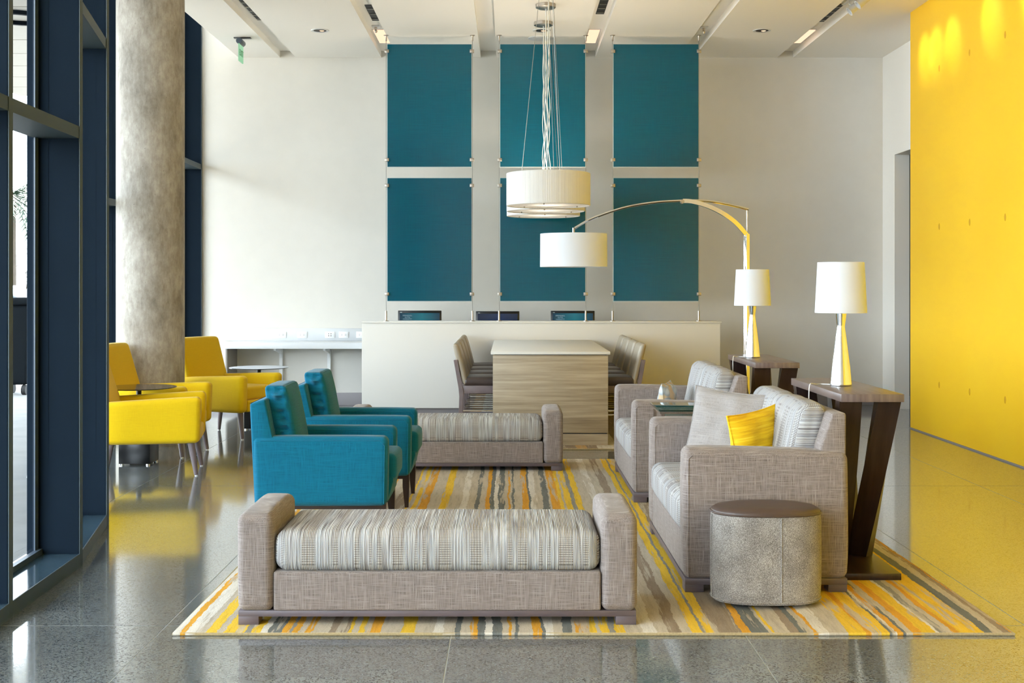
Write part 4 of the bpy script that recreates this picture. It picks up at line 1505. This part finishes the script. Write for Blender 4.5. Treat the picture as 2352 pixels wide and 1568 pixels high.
# ================================================================== TEAL CHAIRS
def make_teal(label):
    """local: faces +x, width along y, centred"""
    t = thing('teal_armchair', label, 'armchair', (0, 0, 0), 0, 'teal armchairs on the left of the rug')
    L2, W2 = 0.394, 0.325
    zb = 0.23 - ZR
    AT = 0.632 - ZR
    for s in (-1, 1):
        yc = s * (W2 - 0.06)
        def fn(c):
            u = (c.x + L2) / (2 * L2)
            k = (AT - c.z) / (AT - zb)
            return (c.x + (0.014 * k if u < 0.2 else (-0.006 * k)), c.y, c.z)
        a = obj('arm', soft(0, yc, (zb + AT) / 2, 2 * L2, 0.12, AT - zb, r=0.034, puff=(0.003, 0.004, 0.004), n=8, fn=fn), M['teal_cloth'], t)
        for yo in (-0.059, 0.059):
            yy = yc + yo
            obj('piping', tb([(L2 - 0.022, yy, zb + 0.015), (L2 - 0.018, yy, AT - 0.05), (L2 - 0.045, yy, AT - 0.021), (-L2 + 0.05, yy, AT - 0.021)], 0.003, n=6), M['teal_cloth'], a)
    bp = [(-L2 + 0.012, zb), (-L2 + 0.20, zb), (-L2 + 0.14, 0.50), (-L2 + 0.075, 0.838), (-L2 - 0.012, 0.812), (-L2 - 0.016, 0.80)]
    bm = bmesh.new()
    prism(bm, bp, -W2 + 0.012, W2 - 0.012, bev=0.014, seg=3)
    obj('back_frame', bm, M['teal_cloth'], t)
    iw = 2 * W2 - 0.24
    rp = [(L2 - 0.10, zb), (L2 - 0.012, zb), (L2 + 0.022, 0.34), (L2 + 0.022, 0.37), (L2 - 0.10, 0.37)]
    bm = bmesh.new()
    prism(bm, rp, -iw / 2 - 0.0, iw / 2, bev=0.008, seg=2)
    obj('front_rail', bm, M['teal_cloth'], t)
    obj('seat_deck', bx(-L2 + 0.15, L2 - 0.09, -iw / 2, iw / 2, zb + 0.01, 0.36), M['teal_cloth'], t)
    obj('seat_cushion', soft(0.110, 0, 0.425, 0.64, iw - 0.004, 0.155, r=0.03, puff=(0.012, 0, 0.008), n=9), M['teal_cloth'], t)
    def lean(c):
        k = (c.z - 0.50)
        return (c.x - 0.19 * k, c.y, c.z)
    cxx, czz, ch, cr_ = -L2 + 0.188, 0.70, 0.41, 0.022
    cwy = (iw + 0.01) / 2
    bc = soft(cxx, 0, czz, 0.125, 2 * cwy, ch, r=cr_, puff=(0.022, 0.008, 0.006), n=34, fn=lean)
    # gathered side gussets
    for v in bc.verts:
        k = v.co.z
        x_un = v.co.x + 0.19 * (k - 0.50) - cxx
        if abs(v.co.y) > cwy - 0.012 and abs(x_un) < 0.06:
            f = max(0.0, 1 - (abs(x_un) / 0.06) ** 2)
            w_ = noise.noise(Vector((x_un * 12, k * 30, 3.0))) * 0.030 + noise.noise(Vector((x_un * 20, k * 55, 8.0))) * 0.014
            v.co.y += math.copysign(1, v.co.y) * w_ * f
    bco = obj('back_cushion', bc, M['teal_cloth'], t, smooth=60)
    q = 0.7071 * cr_
    for sx in (-1, 1):
        for s in (-1, 1):
            pts = [lean(Vector((cxx + sx * (0.0625 - cr_ + q), s * (cwy - cr_ + q), 0.50 + (ch - 0.03) * k / 8))) for k in range(9)]
            obj('piping', tb(pts, 0.0032, n=6), M['teal_cloth'], bco)
        pts = [lean(Vector((cxx + sx * (0.0625 - cr_ + q), -cwy + 0.02 + (2 * cwy - 0.04) * k / 6, czz + ch / 2 - cr_ + q + 0.004 * math.sin(PI * k / 6)))) for k in range(7)]
        obj('piping', tb(pts, 0.0032, n=6), M['teal_cloth'], bco)
    obj('under_rail', bx(-L2 + 0.03, L2 - 0.03, -W2 + 0.03, W2 - 0.03, zb - 0.022, zb + 0.01), M['leg_dark'], t)
    for sx in (-1, 1):
        for s in (-1, 1):
            xx, yy = sx * (L2 - 0.055) + (0.02 if sx > 0 else 0), s * (W2 - 0.05)
            bm = bmesh.new()
            tube(bm, [(xx, yy, zb + 0.02), (xx, yy, 0.14), (xx + sx * 0.004, yy, 0.0)], [1, 1, 0.55], sq=(0.044, 0.044))
            obj('leg', bm, M['leg_dark'], t, smooth=30)
    return t
t1 = make_teal('teal armchair nearest the front bench')
t1.location = (-1.096, 7.40, ZR)
dup(t1, (-1.052, 8.525, ZR), 0, 'teal armchair behind the other one, nearer the far bench')

# ================================================================== YELLOW CHAIRS
def make_yellow(label):
    t = thing('yellow_armchair', label, 'armchair', (0, 0, 0), 0, 'yellow armchairs by the column')
    L2, W2 = 0.42, 0.33
    zb, AT = 0.265, 0.63
    for s in (-1, 1):
        yc = s * (W2 - 0.055)
        def fn(c):
            u = (c.x + L2) / (2 * L2)
            k = (AT - c.z) / (AT - zb)
            return (c.x - (0.012 * k if u > 0.8 else 0), c.y, c.z + (u - 1) * 0.04 * (1 - k) + 0.0)
        obj('arm', soft(0, yc, (zb + AT) / 2, 2 * L2, 0.11, AT - zb, r=0.04, puff=(0.002, 0.004, 0.004), n=8, fn=fn), M['yellow_cloth'], t)
    iw = 2 * W2 - 0.22
    def lean(c):
        k = (c.z - 0.32)
        return (c.x - 0.31 * k, c.y, c.z)
    obj('backrest', soft(-L2 + 0.165, 0, 0.645, 0.12, 2 * W2 - 0.06, 0.68, r=0.032, puff=(0.006, 0.0, 0.004), n=9, fn=lean), M['yellow_cloth'], t)
    obj('front_rail', soft(L2 - 0.065, 0, 0.325, 0.10, iw, 0.115, r=0.02, n=4), M['yellow_cloth'], t)
    obj('seat_deck', bx(-L2 + 0.12, L2 - 0.10, -iw / 2, iw / 2, 0.275, 0.38), M['yellow_cloth'], t)
    obj('seat_cushion', soft(0.065, 0, 0.445, 0.60, iw - 0.004, 0.13, r=0.028, puff=(0.006, 0, 0.006), n=7), M['yellow_cloth'], t)
    for sx in (-1, 1):
        for s in (-1, 1):
            xx, yy = sx * (L2 - 0.085), s * (W2 - 0.075)
            leg = obj('leg', tb([(xx, yy, 0.285), (xx + sx * 0.045, yy + s * 0.02, 0.008)], [0.030, 0.0165], n=16), M['leg_gray'], t)
            obj('glide', lt([(0.0, 0.0), (0.012, 0.0), (0.012, 0.01)], n=12, M=Matrix.Translation((xx + sx * 0.045, yy + s * 0.02, 0))), M['white_plastic'], leg)
    return t
def place_chair(ch, fx, fy, rz):
    """fx,fy: near front leg foot; local foot at (.35,-.275)"""
    lx, ly = 0.38, -0.275
    ch.location = (fx - (lx * math.cos(rz) - ly * math.sin(rz)), fy - (lx * math.sin(rz) + ly * math.cos(rz)), 0)
    ch.rotation_euler = (0, 0, rz)
y1_ = make_yellow('yellow armchair nearest the camera, cut by the window wall')
place_chair(y1_, -2.487, 9.71, R(10))
y2_ = dup(y1_, label='yellow armchair between the column and the near round table')
place_chair(y2_, -2.87, 10.72, R(-9))
y3_ = dup(y1_, label='yellow armchair right of the column, turned toward the rug')
place_chair(y3_, -2.62, 12.0, R(-27))

# round tables
def make_round(label):
    t = thing('round_table', label, 'table', (0, 0, 0), 0, 'black round side tables')
    obj('table_top', lt([(0.0, 0.643), (0.30, 0.643), (0.312, 0.646), (0.315, 0.649), (0.312, 0.652), (0.0, 0.652)], n=64), M['black_glass'], t)
    obj('stem', lt([(0.022, 0.2), (0.022, 0.62), (0.08, 0.636), (0.08, 0.643)], n=24), M['black'], t)
    obj('base', bx(-0.132, 0.132, -0.132, 0.132, 0.012, 0.24, bev=0.004), M['black'], t)
    for sx in (-1, 1):
        for s in (-1, 1):
            obj('glide', lt([(0, 0), (0.018, 0), (0.018, 0.012), (0, 0.012)], n=14, M=Matrix.Translation((sx * 0.11, s * 0.11, 0))), M['chrome'], t)
    return t
rt = make_round('black glass round table between the two left yellow armchairs')
rt.location = (-3.155, 10.405, 0)
dup(rt, (-2.655, 12.97, 0), 0, 'black glass round table behind the rightmost yellow armchair')
